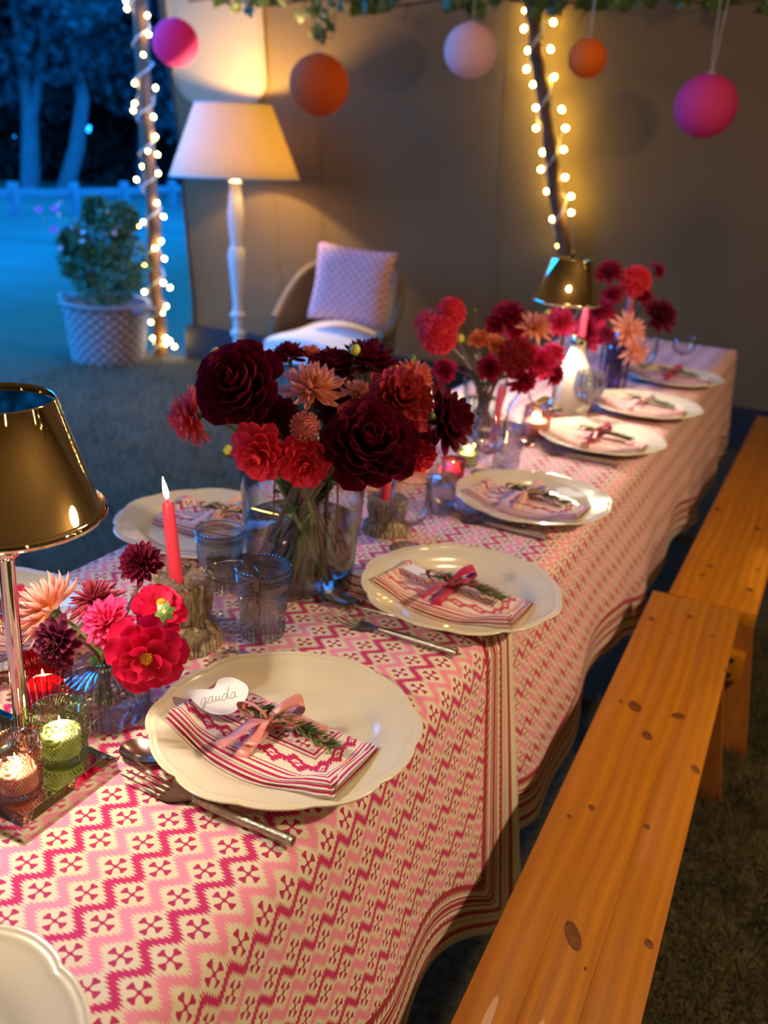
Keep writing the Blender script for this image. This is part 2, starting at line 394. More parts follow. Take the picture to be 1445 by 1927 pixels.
M_['wicker'] = wicker_mat('wicker', (0.40, 0.28, 0.17)); M_['basket'] = wicker_mat('basket_weave', (0.46, 0.36, 0.33))
M_['throw'] = plain('white_sheepskin', (0.88, 0.84, 0.76), 0.95, vary=0.08, vscale=60, bmp=0.8, bscale=90, bdist=0.01)
M_['ivy'] = plain('ivy_leaf', (0.05, 0.10, 0.018), 0.45, vary=0.45, vscale=25); M_['vine'] = plain('ivy_vine', (0.07, 0.05, 0.02), 0.8)
M_['string'] = plain('cotton_string', (0.5, 0.42, 0.33), 0.9)
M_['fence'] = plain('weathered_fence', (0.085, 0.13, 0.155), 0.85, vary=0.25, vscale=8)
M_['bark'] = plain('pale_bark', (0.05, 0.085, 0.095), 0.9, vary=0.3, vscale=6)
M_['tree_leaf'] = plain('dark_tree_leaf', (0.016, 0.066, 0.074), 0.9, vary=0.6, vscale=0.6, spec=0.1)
M_['hedge_leaf'] = plain('hedge_leaf', (0.012, 0.022, 0.020), 0.95, spec=0.05)
M_['bush_leaf'] = plain('bush_leaf', (0.03, 0.105, 0.03), 0.7, vary=0.5, vscale=12)
M_['blossom'] = plain('white_blossom', (0.55, 0.50, 0.62), 0.7); M_['blossom_mag'] = plain('magenta_blossom', (0.45, 0.06, 0.42), 0.7)
M_['blade'] = plain('dry_grass_blade', (0.085, 0.066, 0.024), 0.8, vary=0.85, vscale=9, spec=0.15)
def shade_mat():
    m, p = newmat('linen_lampshade'); p.inputs['Base Color'].default_value = (0.80, 0.66, 0.46, 1); p.inputs['Roughness'].default_value = 0.9
    t = X.nt.nodes.new('ShaderNodeBsdfTranslucent'); t.inputs[0].default_value = (0.85, 0.68, 0.20, 1); mx = X.nt.nodes.new('ShaderNodeMixShader')
    mx.inputs[0].default_value = 0.28; link(p.outputs[0], mx.inputs[1]); link(t.outputs[0], mx.inputs[2]); link(mx.outputs[0], X.nt.nodes['Material Output'].inputs[0]); return m
M_['linen'] = shade_mat()
def paper(name, col):
    m, p = newmat(name); p.inputs['Base Color'].default_value = (*col, 1); p.inputs['Roughness'].default_value = 0.8
    t = X.nt.nodes.new('ShaderNodeBsdfTranslucent'); t.inputs[0].default_value = (*col, 1); mx = X.nt.nodes.new('ShaderNodeMixShader')
    mx.inputs[0].default_value = 0.35; link(p.outputs[0], mx.inputs[1]); link(t.outputs[0], mx.inputs[2]); link(mx.outputs[0], X.nt.nodes['Material Output'].inputs[0]); return m
def cushion_mat():
    m, p = newmat('pink_woven_cushion'); u, v, w, vec = coords('Object')
    h = X.op('SINE', u*150.0)*X.op('SINE', w*150.0); n = noise(vec, 40.0, 3)
    link(mixc(clampx(h*0.7 + n, 0, 1), (0.62, 0.20, 0.23), (0.80, 0.55, 0.53)), p.inputs['Base Color']); p.inputs['Roughness'].default_value = 0.9; return m
M_['cushion'] = cushion_mat()
# ------------------------------------------------------------------ measured positions (world metres)
KNOTS1 = [(0.217, 0.277, 0.0142, 0.0353, 0.47), (0.308, 0.315, 0.0078, 0.0118, 0.47), (0.246, 0.233, 0.0027, 0.0041, 0.47), (0.145, 0.504, 0.0051, 0.0076, 0.47), (0.17, 0.542, 0.0069, 0.0106, 0.47), (0.256, 0.544, 0.0075, 0.0089, 0.47), (0.163, 0.873, 0.0166, 0.0267, 0.47), (0.241, 0.885, 0.0186, 0.0148, 0.47), (0.204, 0.79, 0.0128, 0.0206, 0.47), (0.297, 0.735, 0.0094, 0.0172, 0.47), (0.188, 1.316, 0.0102, 0.0112, 0.47), (0.114, 1.255, 0.01, 0.0136, 0.47), (0.166, 1.211, 0.0037, 0.0077, 0.47), (0.247, 1.248, 0.0061, 0.0078, 0.47), (0.136, 0.875, 0.0042, 0.0096, 0.47), (0.295, 1.109, 0.0045, 0.0114, 0.47)]
KNOTS2 = [(0.136, 2.099, 0.0156, 0.0198, 0.47), (0.183, 1.641, 0.0131, 0.0107, 0.47), (0.175, 1.571, 0.0114, 0.0102, 0.47), (0.29, 1.549, 0.0125, 0.0164, 0.47), (0.259, 1.999, 0.0149, 0.0181, 0.47), (0.293, 1.69, 0.0088, 0.0109, 0.47), (0.239, 1.681, 0.0044, 0.0073, 0.47)]
FLOWERS = [
    ('b1', [-0.362, 0.346, 1.072], 0.0653, [0.12, -0.83, 0.55], 'maroon_big', 'large dark maroon dahlia at the upper left of the big vase bouquet'),
    ('b1', [-0.176, 0.374, 1.013], 0.068, [0.4, -0.57, 0.72], 'maroon_big', 'nearly black maroon dahlia hanging low at the right front of the big vase'),
    ('b1', [-0.284, 0.406, 1.069], 0.0503, [0.16, -0.33, 0.93], 'peach_cactus', 'peach spiky dahlia in the middle of the big vase bouquet'),
    ('b1', [-0.243, 0.321, 1.046], 0.0189, [0.38, -0.8, 0.46], 'pink_ball', 'pale pink round honeycomb pompon dahlia below the peach one'),
    ('b1', [-0.297, 0.301, 1.006], 0.0444, [0.26, -0.95, -0.19], 'coral', 'coral red dahlia drooping over the left rim of the big vase'),
    ('b1', [-0.244, 0.323, 0.997], 0.0398, [0.55, -0.82, -0.17], 'coral', 'coral red dahlia above the middle of the big vase rim'),
    ('b1', [-0.454, 0.36, 1.012], 0.0484, [-0.71, -0.69, -0.15], 'coral_pink', 'coral pink dahlia turned sideways at the far left of the big bouquet'),
    ('b1', [-0.174, 0.457, 1.063], 0.0521, [0.57, -0.53, 0.63], 'coral_dark', 'dusky red dahlia at the upper right of the big bouquet'),
    ('b1', [-0.191, 0.539, 1.077], 0.0373, [0.61, 0.35, 0.71], 'salmon', 'salmon orange dahlia behind the dusky red one, at the right top of the bouquet'),
    ('b1', [-0.132, 0.522, 1.029], 0.0542, [0.94, -0.03, 0.34], 'maroon_mid', 'dark maroon dahlia with pointed petals at the far right of the big bouquet'),
    ('b1', [-0.274, 0.548, 1.082], 0.0525, [0.14, 0.09, 0.99], 'maroon_mid', 'dark maroon dahlia at the top back of the big bouquet, behind the tall bud'),
    ('b1', [-0.392, 0.515, 1.082], 0.0328, [-0.17, -0.07, 0.98], 'maroon_mid', 'small dark maroon dahlia peeking over the top left of the big bouquet'),
    ('b1', [-0.364, 0.531, 1.086], 0.0254, [0.23, 0.14, 0.96], 'salmon', 'small salmon dahlia peeking over the top of the big bouquet'),
    ('b1', [-0.151, 0.491, 0.98], 0.0294, [0.71, -0.61, -0.35], 'coral', 'small bright coral dahlia hanging under the dark flower at the right of the bouquet'),
    ('b1', [-0.164, 0.516, 0.997], 0.0314, [0.91, -0.42, 0.08], 'magenta', 'small magenta dahlia half hidden at the lower right of the big bouquet'),
    ('b1', [-0.246, 0.468, 1.058], 0.0284, [0.3, -0.04, 0.95], 'peach_cactus', 'small peach dahlia half hidden between the dark flowers'),
    ('b1', [-0.278, 0.477, 1.034], 0.0432, [0.25, -0.59, 0.77], 'maroon_mid', 'dark maroon dahlia deep in the middle of the big bouquet'),
    ('b1', [-0.314, 0.513, 1.074], 0.0441, [0.03, -0.19, 0.98], 'maroon_mid', 'dark maroon dahlia behind the peach spiky flower'),
    ('b1', [-0.34, 0.405, 1.018], 0.0384, [0.17, -0.84, 0.52], 'maroon_mid', 'dark maroon dahlia behind the coral flower at the left'),
    ('b0', [-0.371, -0.008, 0.879], 0.0417, [-0.65, -0.47, 0.6], 'peach_cactus', 'peach pink spiky dahlia at the left of the small ribbed vase'),
    ('b0', [-0.316, -0.053, 0.879], 0.0302, [-0.01, -0.98, 0.21], 'plum', 'dark plum dahlia with a yellow eye beside the lamp stem'),
    ('b0', [-0.335, 0.025, 0.886], 0.036, [-0.3, -0.25, 0.92], 'red_cactus', 'dusky red spiky dahlia at the top of the small arrangement'),
    ('b0', [-0.285, -0.009, 0.891], 0.0326, [0.05, -0.86, 0.51], 'pink', 'bright pink dahlia in the middle of the small arrangement'),
    ('b0', [-0.305, 0.069, 0.927], 0.0271, [0.34, -0.65, 0.68], 'maroon_round', 'dark maroon dahlia standing behind the small arrangement beside the red candle'),
    ('b0', [-0.217, -0.028, 0.881], 0.0458, [0.61, -0.78, 0.13], 'hot_red', 'large hot red open dahlia with yellow centre at the front of the small arrangement'),
    ('b0', [-0.263, 0.05, 0.892], 0.0357, [0.37, -0.16, 0.92], 'hot_red', 'hot red open dahlia at the back right of the small arrangement'),
    ('b2', [-0.48, 1.299, 0.998], 0.0359, [0.03, -0.81, 0.59], 'coral_ball', 'coral dahlia at the far left of the tall glass vase'),
    ('b2', [-0.523, 1.323, 1.016], 0.0301, [-0.58, -0.7, 0.42], 'coral_pink_far', 'pinkish coral dahlia turned outward at the left top of the tall glass vase'),
    ('b2', [-0.478, 1.356, 1.043], 0.0289, [0.1, -0.32, 0.94], 'coral_ball', 'small coral red dahlia at the top left of the tall glass vase'),
    ('b2', [-0.396, 1.348, 0.988], 0.0261, [-0.03, -0.53, 0.85], 'orange_far', 'orange salmon dahlia at the middle left of the tall glass vase'),
    ('b2', [-0.363, 1.36, 0.981], 0.0261, [0.53, -0.44, 0.72], 'orange_far', 'orange salmon dahlia right of its twin in the tall glass vase'),
    ('b2', [-0.356, 1.425, 1.038], 0.0391, [0.13, -0.6, 0.79], 'crimson_far', 'crimson dahlia at the top of the tall glass vase'),
    ('b2', [-0.378, 1.406, 1.02], 0.0277, [-0.25, -0.8, 0.55], 'crimson_far', 'small crimson dahlia just left of the top crimson one'),
    ('b2', [-0.287, 1.415, 1.022], 0.0361, [0.45, -0.54, 0.71], 'peach_far', 'peach pink spiky dahlia below the far chrome lamp'),
    ('b2', [-0.301, 1.348, 0.966], 0.0343, [0.38, -0.8, 0.46], 'red_ball', 'dark red round dahlia at the front of the tall glass vase'),
    ('b2', [-0.244, 1.465, 1.036], 0.0326, [0.56, -0.68, 0.47], 'pink_far', 'pink round dahlia glowing under the far chrome lamp'),
    ('b2', [-0.251, 1.378, 0.953], 0.0345, [0.1, -0.94, 0.33], 'hotpink_far', 'hot pink dahlia hanging at the right of the tall glass vase'),
    ('b2', [-0.236, 1.416, 0.969], 0.0286, [0.67, -0.25, 0.69], 'hotpink_far', 'hot pink dahlia turned right above its hanging twin'),
    ('b2', [-0.227, 1.402, 0.927], 0.0261, [0.87, -0.49, 0.01], 'crimson_far', 'crimson dahlia below the hot pink pair'),
    ('b2', [-0.279, 1.337, 0.918], 0.0319, [0.52, -0.72, -0.46], 'crimson_far', 'crimson dahlia drooping towards the pink candle'),
    ('b2', [-0.482, 1.365, 0.903], 0.0271, [0.01, -1.0, 0.09], 'crimson_far', 'crimson dahlia low behind the left of the tall glass vase'),
    ('b2', [-0.367, 1.359, 0.928], 0.0289, [0.44, -0.88, 0.16], 'crimson_far', 'crimson dahlia deep in the middle of the tall glass vase'),
    ('b2', [-0.332, 1.421, 1.004], 0.0252, [0.31, -0.7, 0.64], 'hotpink_far', 'hot pink dahlia half hidden left of the peach spiky one'),
    ('b3', [-0.308, 2.04, 0.923], 0.0472, [-0.13, -0.95, 0.28], 'crimson_far', 'deep magenta dahlia behind the neck of the white bottle'),
    ('b3', [-0.303, 2.101, 0.975], 0.0445, [-0.03, -0.53, 0.85], 'crimson_far', 'crimson dahlia right of the far lamp shade'),
    ('b3', [-0.261, 2.029, 0.928], 0.0233, [0.49, -0.79, 0.37], 'black_far', 'tiny black maroon dahlia at the front of the far bouquet'),
    ('b3', [-0.216, 2.089, 0.934], 0.0503, [0.73, -0.51, 0.46], 'peach_far', 'large peach spiky dahlia at the front of the far bouquet'),
    ('b3', [-0.183, 2.072, 0.886], 0.0391, [0.7, -0.65, -0.29], 'peach_far', 'peach dahlia drooping low in the far bouquet'),
    ('b3', [-0.309, 2.169, 1.084], 0.04, [0.04, -0.63, 0.77], 'crimson_far', 'magenta crimson dahlia standing high left of the far candle'),
    ('b3', [-0.235, 2.199, 1.07], 0.0368, [0.37, -0.6, 0.71], 'coral_ball', 'coral pink dahlia standing high beside the far candle flame'),
    ('b3', [-0.188, 2.234, 1.099], 0.0272, [0.83, -0.01, 0.55], 'crimson_far', 'small crimson dahlia at the highest right of the far bouquet'),
    ('b3', [-0.145, 2.177, 0.975], 0.0493, [0.69, -0.47, 0.55], 'black_far', 'dark maroon dahlia at the far right of the far bouquet'),
    ('b3', [-0.288, 2.154, 1.025], 0.0288, [0.35, -0.75, 0.56], 'crimson_far', 'small crimson dahlia below the high magenta one'),
    ('b3', [-0.208, 2.215, 1.022], 0.0274, [0.28, -0.64, 0.71], 'crimson_far', 'small crimson dahlia behind the far candle'),
]
BUDS = [
    ('b1', [-0.277, 0.512, 1.112], 0.0133),
    ('b1', [-0.207, 0.564, 1.1], 0.012),
    ('b1', [-0.365, 0.32, 0.988], 0.0118),
    ('b1', [-0.459, 0.418, 1.096], 0.0118),
    ('b1', [-0.195, 0.37, 1.051], 0.0114),
    ('b1', [-0.146, 0.391, 1.046], 0.0092),
    ('b1', [-0.132, 0.481, 1.044], 0.0098),
    ('b0', [-0.203, -0.012, 0.93], 0.0122),
    ('b2', [-0.433, 1.319, 0.992], 0.0161),
    ('b2', [-0.274, 1.459, 1.055], 0.0138),
    ('b2', [-0.429, 1.383, 1.05], 0.0088),
    ('b2', [-0.431, 1.338, 0.952], 0.0063),
]
BULBS1 = [[-3.899, 4.152, 2.118], [-3.904, 4.167, 2.079], [-3.743, 4.159, 2.042], [-3.745, 4.17, 1.942], [-3.792, 4.171, 1.83], [-3.843, 4.143, 1.67], [-3.679, 4.141, 1.65], [-3.882, 4.182, 1.559], [-3.869, 4.153, 1.517], [-3.71, 4.152, 1.487], [-3.734, 4.19, 1.374], [-3.77, 4.163, 1.288], [-3.712, 4.182, 1.272], [-3.819, 4.164, 1.194], [-3.878, 4.172, 1.112], [-3.68, 4.147, 1.162], [-3.719, 4.172, 0.984], [-3.675, 4.183, 0.903], [-3.829, 4.166, 0.857], [-3.886, 4.177, 0.825], [-3.692, 4.174, 0.749], [-3.719, 4.143, 0.706], [-3.672, 4.178, 0.642], [-3.838, 4.17, 0.586], [-3.669, 4.155, 0.491], [-3.603, 4.142, 0.469], [-3.788, 4.183, 0.441], [-3.836, 4.164, 0.412], [-3.664, 4.176, 0.337], [-3.708, 4.184, 0.286], [-3.798, 4.176, 0.216], [-3.797, 4.186, 0.108], [-3.668, 4.16, 0.13], [-3.769, 4.18, 0.081], [-3.663, 4.162, 0.092], [-3.614, 4.187, 0.076], [-3.719, 4.184, 0.025], [-3.616, 4.145, 0.121]]
BULBS2 = [[-1.349, 4.073, 2.055], [-1.207, 4.086, 2.006], [-1.336, 4.04, 1.972], [-1.207, 4.091, 1.891], [-1.315, 4.074, 1.881], [-1.323, 4.104, 1.802], [-1.179, 4.107, 1.77], [-1.283, 4.112, 1.735], [-1.262, 4.131, 1.631], [-1.126, 4.128, 1.628], [-1.1, 4.143, 1.545], [-1.244, 4.116, 1.537], [-1.099, 4.152, 1.446], [-1.2, 4.134, 1.427], [-1.14, 4.15, 1.378], [-1.202, 4.143, 1.346], [-1.08, 4.174, 1.316], [-1.176, 4.206, 1.241], [-1.039, 4.18, 1.227], [-1.028, 4.186, 1.149], [-1.123, 4.189, 1.108], [-1.083, 4.23, 0.979]]
IVY = [[-2.86, 3.635, 2.063], [-2.786, 3.651, 2.057], [-2.801, 3.653, 2.046], [-2.802, 3.554, 2.058], [-2.824, 3.605, 2.04], [-2.776, 3.566, 2.037], [-2.833, 3.632, 2.014], [-2.735, 3.557, 2.013], [-2.764, 3.54, 2.037], [-2.62, 3.566, 2.021], [-2.55, 3.575, 2.017], [-2.622, 3.621, 2.026], [-2.65, 3.623, 1.975], [-2.549, 3.576, 2.022], [-2.656, 3.558, 2.002], [-2.637, 3.612, 2.012], [-2.579, 3.58, 2.013], [-2.7, 3.598, 1.983], [-2.559, 3.625, 2.017], [-2.393, 3.543, 2.006], [-2.487, 3.542, 2.046], [-2.523, 3.609, 2.042], [-2.488, 3.562, 2.022], [-2.522, 3.631, 2.035], [-2.433, 3.581, 2.039], [-2.576, 3.633, 2.019], [-2.501, 3.636, 2.019], [-2.369, 3.654, 2.049], [-2.322, 3.613, 2.035], [-2.345, 3.651, 2.051], [-2.358, 3.578, 2.038], [-2.309, 3.558, 2.028], [-2.362, 3.559, 2.067], [-2.243, 3.604, 2.029], [-2.371, 3.611, 2.036], [-2.318, 3.591, 2.048], [-2.134, 3.544, 1.948], [-2.24, 3.556, 1.963], [-2.238, 3.616, 2.019], [-2.212, 3.592, 1.978], [-2.175, 3.575, 1.938], [-2.337, 3.642, 1.954], [-2.192, 3.599, 1.973], [-2.209, 3.575, 1.988], [-2.222, 3.585, 1.962], [-2.16, 3.615, 1.903], [-2.194, 3.551, 1.891], [-2.235, 3.644, 1.874], [-2.248, 3.633, 1.879], [-2.235, 3.631, 1.924], [-2.21, 3.574, 1.875], [-2.255, 3.623, 1.897], [-2.228, 3.618, 1.861], [-2.211, 3.606, 1.899], [-2.101, 3.596, 1.986], [-2.104, 3.636, 2.045], [-2.152, 3.628, 1.997], [-2.112, 3.641, 2.036], [-2.098, 3.657, 2.044], [-2.063, 3.603, 2.022], [-2.096, 3.652, 1.992], [-2.178, 3.626, 2.015], [-2.127, 3.634, 2.031], [-2.004, 3.591, 2.002], [-2.017, 3.616, 2.016], [-1.94, 3.559, 1.987], [-1.991, 3.566, 1.972], [-1.952, 3.545, 2.008], [-1.957, 3.546, 1.978], [-1.917, 3.562, 1.969], [-1.954, 3.596, 1.982], [-2.002, 3.611, 1.97], [-1.839, 3.54, 1.972], [-1.894, 3.589, 2.006], [-1.822, 3.585, 1.993], [-1.808, 3.551, 2.002], [-1.913, 3.61, 2.02], [-1.815, 3.59, 2.02], [-1.853, 3.584, 2.033], [-1.853, 3.608, 1.999], [-1.802, 3.613, 2.027], [-1.532, 3.54, 1.988], [-1.51, 3.614, 2.009], [-1.527, 3.647, 2.01], [-1.533, 3.567, 2.003], [-1.537, 3.586, 1.983], [-1.482, 3.611, 2.026], [-1.53, 3.6, 1.982], [-1.574, 3.658, 2.02], [-1.549, 3.597, 2.017], [-1.397, 3.593, 1.966], [-1.447, 3.639, 1.961], [-1.386, 3.573, 1.976], [-1.378, 3.57, 1.988], [-1.448, 3.659, 1.981], [-1.428, 3.597, 1.961], [-1.455, 3.629, 2.002], [-1.385, 3.576, 1.961], [-1.432, 3.576, 1.981], [-1.33, 3.583, 2.012], [-1.294, 3.544, 2.018], [-1.332, 3.65, 2.009], [-1.272, 3.542, 2.012], [-1.314, 3.609, 2.024], [-1.322, 3.598, 2.026], [-1.292, 3.587, 2.016], [-1.296, 3.576, 2.014], [-1.326, 3.64, 2.022], [-1.223, 3.574, 2.041], [-1.189, 3.557, 2.052], [-1.265, 3.6, 2.031], [-1.231, 3.61, 2.028], [-1.201, 3.568, 2.032], [-1.199, 3.62, 2.055], [-1.178, 3.657, 2.038], [-1.14, 3.546, 2.025], [-1.21, 3.618, 2.042], [-1.05, 3.556, 2.018], [-1.119, 3.558, 1.948], [-1.136, 3.559, 2.024], [-1.111, 3.553, 2.011], [-1.11, 3.547, 1.997], [-1.192, 3.645, 2.039], [-1.082, 3.578, 1.988], [-1.175, 3.653, 2.038], [-1.135, 3.624, 2.009], [-1.034, 3.601, 1.98], [-1.037, 3.615, 2.017], [-1.048, 3.571, 1.973], [-1.046, 3.556, 2.018], [-1.062, 3.628, 1.987], [-1.043, 3.619, 1.977], [-1.008, 3.551, 1.98], [-1.021, 3.569, 1.979], [-1.032, 3.579, 2.014], [-0.879, 3.627, 2.015], [-0.871, 3.654, 2.012], [-0.871, 3.554, 2.011], [-0.837, 3.639, 2.017], [-0.837, 3.583, 1.987], [-0.872, 3.614, 1.994], [-0.877, 3.556, 1.988], [-0.864, 3.636, 2.034], [-0.931, 3.602, 1.994], [-0.852, 3.629, 2.03], [-0.802, 3.544, 2.003], [-0.816, 3.647, 2.018], [-0.844, 3.54, 2.004], [-0.877, 3.614, 2.012], [-0.825, 3.552, 2.001], [-0.791, 3.585, 2.006], [-0.842, 3.558, 1.99], [-0.795, 3.559, 1.998], [-0.72, 3.598, 1.997], [-0.648, 3.584, 1.998], [-0.682, 3.621, 2.018], [-0.773, 3.554, 1.994], [-0.736, 3.621, 2.02], [-0.711, 3.564, 2.01], [-0.683, 3.549, 1.998], [-0.773, 3.584, 1.983], [-0.72, 3.574, 1.989], [-0.631, 3.56, 2.038], [-0.641, 3.653, 2.024], [-0.665, 3.657, 2.046], [-0.632, 3.634, 2.034], [-0.641, 3.606, 2.029], [-0.598, 3.582, 2.027], [-0.636, 3.648, 2.035], [-0.681, 3.546, 2.021], [-0.63, 3.588, 2.025], [-0.507, 3.589, 2.009], [-0.514, 3.545, 2.002], [-0.512, 3.601, 2.015], [-0.533, 3.55, 1.999], [-0.528, 3.605, 2.01], [-0.51, 3.643, 2.027], [-0.524, 3.605, 2.013], [-0.547, 3.585, 2.011], [-0.56, 3.65, 2.034], [-0.411, 3.639, 1.997], [-0.391, 3.577, 1.998], [-0.37, 3.638, 1.999], [-0.393, 3.55, 1.994], [-0.395, 3.591, 2.001], [-0.405, 3.547, 2.008], [-0.395, 3.564, 2.01], [-0.392, 3.552, 1.986], [-0.42, 3.63, 2.007], [-0.383, 3.619, 2.03], [-0.339, 3.593, 2.032], [-0.339, 3.655, 2.042], [-0.342, 3.572, 2.032], [-0.327, 3.556, 2.022], [-0.323, 3.571, 2.012], [-0.339, 3.548, 2.019], [-0.331, 3.543, 2.025], [-0.326, 3.583, 2.014], [-0.182, 3.613, 2.018], [-0.188, 3.583, 1.974], [-0.196, 3.61, 1.99], [-0.183, 3.551, 2.002], [-0.205, 3.625, 1.996], [-0.223, 3.635, 1.985], [-0.191, 3.65, 1.99], [-0.205, 3.593, 1.986], [-0.198, 3.604, 2.022]]
# ================================================================== the setting
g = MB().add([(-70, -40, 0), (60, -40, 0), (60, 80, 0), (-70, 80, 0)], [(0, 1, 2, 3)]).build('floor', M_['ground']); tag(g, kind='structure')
WA = Vector((-3.55, 4.273, 0)); WD = Vector((3.68, 0.27, 0)).normalized(); LEAN = 0.15
WN = Vector((0.0724, -0.9863, -0.148))                                # out of the wall, into the tent
def wallp(s, z, off=0.0): return WA + WD*s + Vector((0, -LEAN*z, z)) + WN*off
def wall_edge(z):                                                     # the curved edge of the canvas beside the opening
    pts = ((0, 0.0), (0.3, 0.08), (0.95, 0.09), (1.4, 0.105), (2.1, 0.07), (3.2, 0.0))
    for (a, x), (b, y) in zip(pts, pts[1:]):
        if z <= b: return x + (y-x)*(z-a)/(b-a)
    return 0.0
WL, WH = 8.2, 2.95
def wfn(i, j):
    z = WH*j; s0 = wall_edge(z); s = s0 + (WL-s0)*i
    return wallp(s, z, 0.02*math.sin(s*2.1+0.6)*math.sin(PI*j)*0.6)
wb = MB().grid(wfn, 60, 24)
wb.grid(lambda i, j: Vector(wfn(i, j)) - WN*0.004, 60, 24)
w = wb.build('wall_back', M_['canvas']); tag(w, kind='structure')
e = MB().tube([wallp(wall_edge(z)-0.004, z, 0.004) for z in np.linspace(0, WH, 24)], 0.012, 8).build('edge_piping', M_['piping'], w)
for s in (0.72, 1.02, 2.1, 4.4):
    MB().grid(lambda i, j, s=s: wallp(s + i*0.02, 0.25 + j*(WH-0.3), 0.0035 + 0.02*math.sin((s+i*0.02)*2.1+0.6)*math.sin(PI*(0.25+j*(WH-0.3))/WH)*0.6), 2, 20).build('seam', M_['canvas'], w)
def rr_panel(i, j):                                                   # sewn-on pale window blind with rounded lower corners
    z = 1.575 + (WH-0.1-1.575)*j; k = max(0, 1-(z-1.575)/0.16); ins = 0.16*(1-math.sqrt(max(0, 1-k*k)))
    a, b_ = 0.13 + ins, 0.735 - ins; s = a + (b_-a)*i
    return wallp(s, z, 0.016 + 0.02*math.sin(s*2.1+0.6)*math.sin(PI*z/WH)*0.6)
o = MB().grid(rr_panel, 14, 60).build('window_blind', M_['blind'], w)
for i in (0.0, 1.0, 0.955): MB().tube([rr_panel(i, j) + WN*0.003 for j in np.linspace(0, 1, 60)**2], 0.006 if i != 0.955 else 0.003, 6).build('seam', M_['blind'], o)
b = MB().grid(lambda i, j: wallp(0.0 + WL*i, 0.23*j, 0.012 + 0.035*(1-j)), 40, 4)
b.grid(lambda i, j: wallp(0.0 + WL*i, 0.23*j, 0.006 + 0.035*(1-j)), 40, 4)
tag(b.build('baseboard_back', M_['mudflap']), kind='structure')
tl, tr = wallp(0.0, WH), wallp(WL, WH)
c = MB().grid(lambda i, j: (tl.x + (tr.x-tl.x)*i, (tl.y + (tr.y-tl.y)*i)*(1-j) - 8.0*j, WH + 0.3*math.sin(PI*j)), 12, 12)
tag(c.build('ceiling', M_['canvas']), kind='structure')
c = MB().add([(tr.x, 4.9, 0), (tr.x, -8.0, 0), (tr.x, -8.0, 3.3), (tr.x, -2.0, 3.3), (tr.x, tr.y, 3.3)], [(0, 1, 2, 3, 4)]); tag(c.build('wall_right', M_['canvas']), kind='structure')
c = MB().add([(-3.62, 0.1, 0), (-3.62, -8.0, 0), (-3.56, -8.0, 3.3), (-3.54, 0.1, 3.3)], [(0, 1, 2, 3)]); tag(c.build('wall_left', M_['canvas']), kind='structure')
c = MB().add([(-3.7, -8.0, 0), (tr.x, -8.0, 0), (tr.x, -8.0, 3.3), (-3.7, -8.0, 3.3)], [(0, 1, 2, 3)]); tag(c.build('wall_front', M_['canvas']), kind='structure')

# grass
def blades(name, n, x0, x1, y0, y1, h0, h1, keep=None):
    x = rng.uniform(x0, x1, n); y = rng.uniform(y0, y1, n)
    if keep is not None: k = keep(x, y); x = x[k]; y = y[k]; n = len(x)
    h = rng.uniform(h0, h1, n); a = rng.uniform(0, 2*PI, n); t = rng.uniform(0.1, 1.3, n); b = a + rng.normal(0, 0.9, n); wd = rng.uniform(0.0007, 0.0016, n)
    P = np.zeros((n, 5, 3), np.float32); ca, sa = np.cos(a), np.sin(a)
    tx, ty = np.cos(b), np.sin(b)
    for k, (fr, w_) in enumerate(((0, 1), (0, -1), (0.55, 0.8), (0.55, -0.8), (1, 0))):
        lean = np.sin(t)*h*fr**1.5; P[:, k, 0] = x - sa*wd*w_ + tx*lean; P[:, k, 1] = y + ca*wd*w_ + ty*lean; P[:, k, 2] = np.cos(t)*h*fr + 0.002
    base = (np.arange(n)*5)[:, None]; T = np.array([[0, 1, 3], [0, 3, 2], [2, 3, 4]])
    F = (base[:, None, :] + T[None]).reshape(-1, 3)
    me = bpy.data.meshes.new(name); me.from_pydata(P.reshape(-1, 3).tolist(), [], F.tolist()); me.materials.append(M_['blade'])
    o = put(name, me); o['label'] = 'dry short grass under and around the table'; o['category'] = 'grass'; o['kind'] = 'stuff'; return o
blades('grass', 45000, 0.05, 1.25, -0.25, 2.3, 0.025, 0.07)
gr = blades('grass', 30000, -3.9, -0.5, 0.2, 4.15, 0.02, 0.06); gr['label'] = 'short grass between the table and the tent opening'

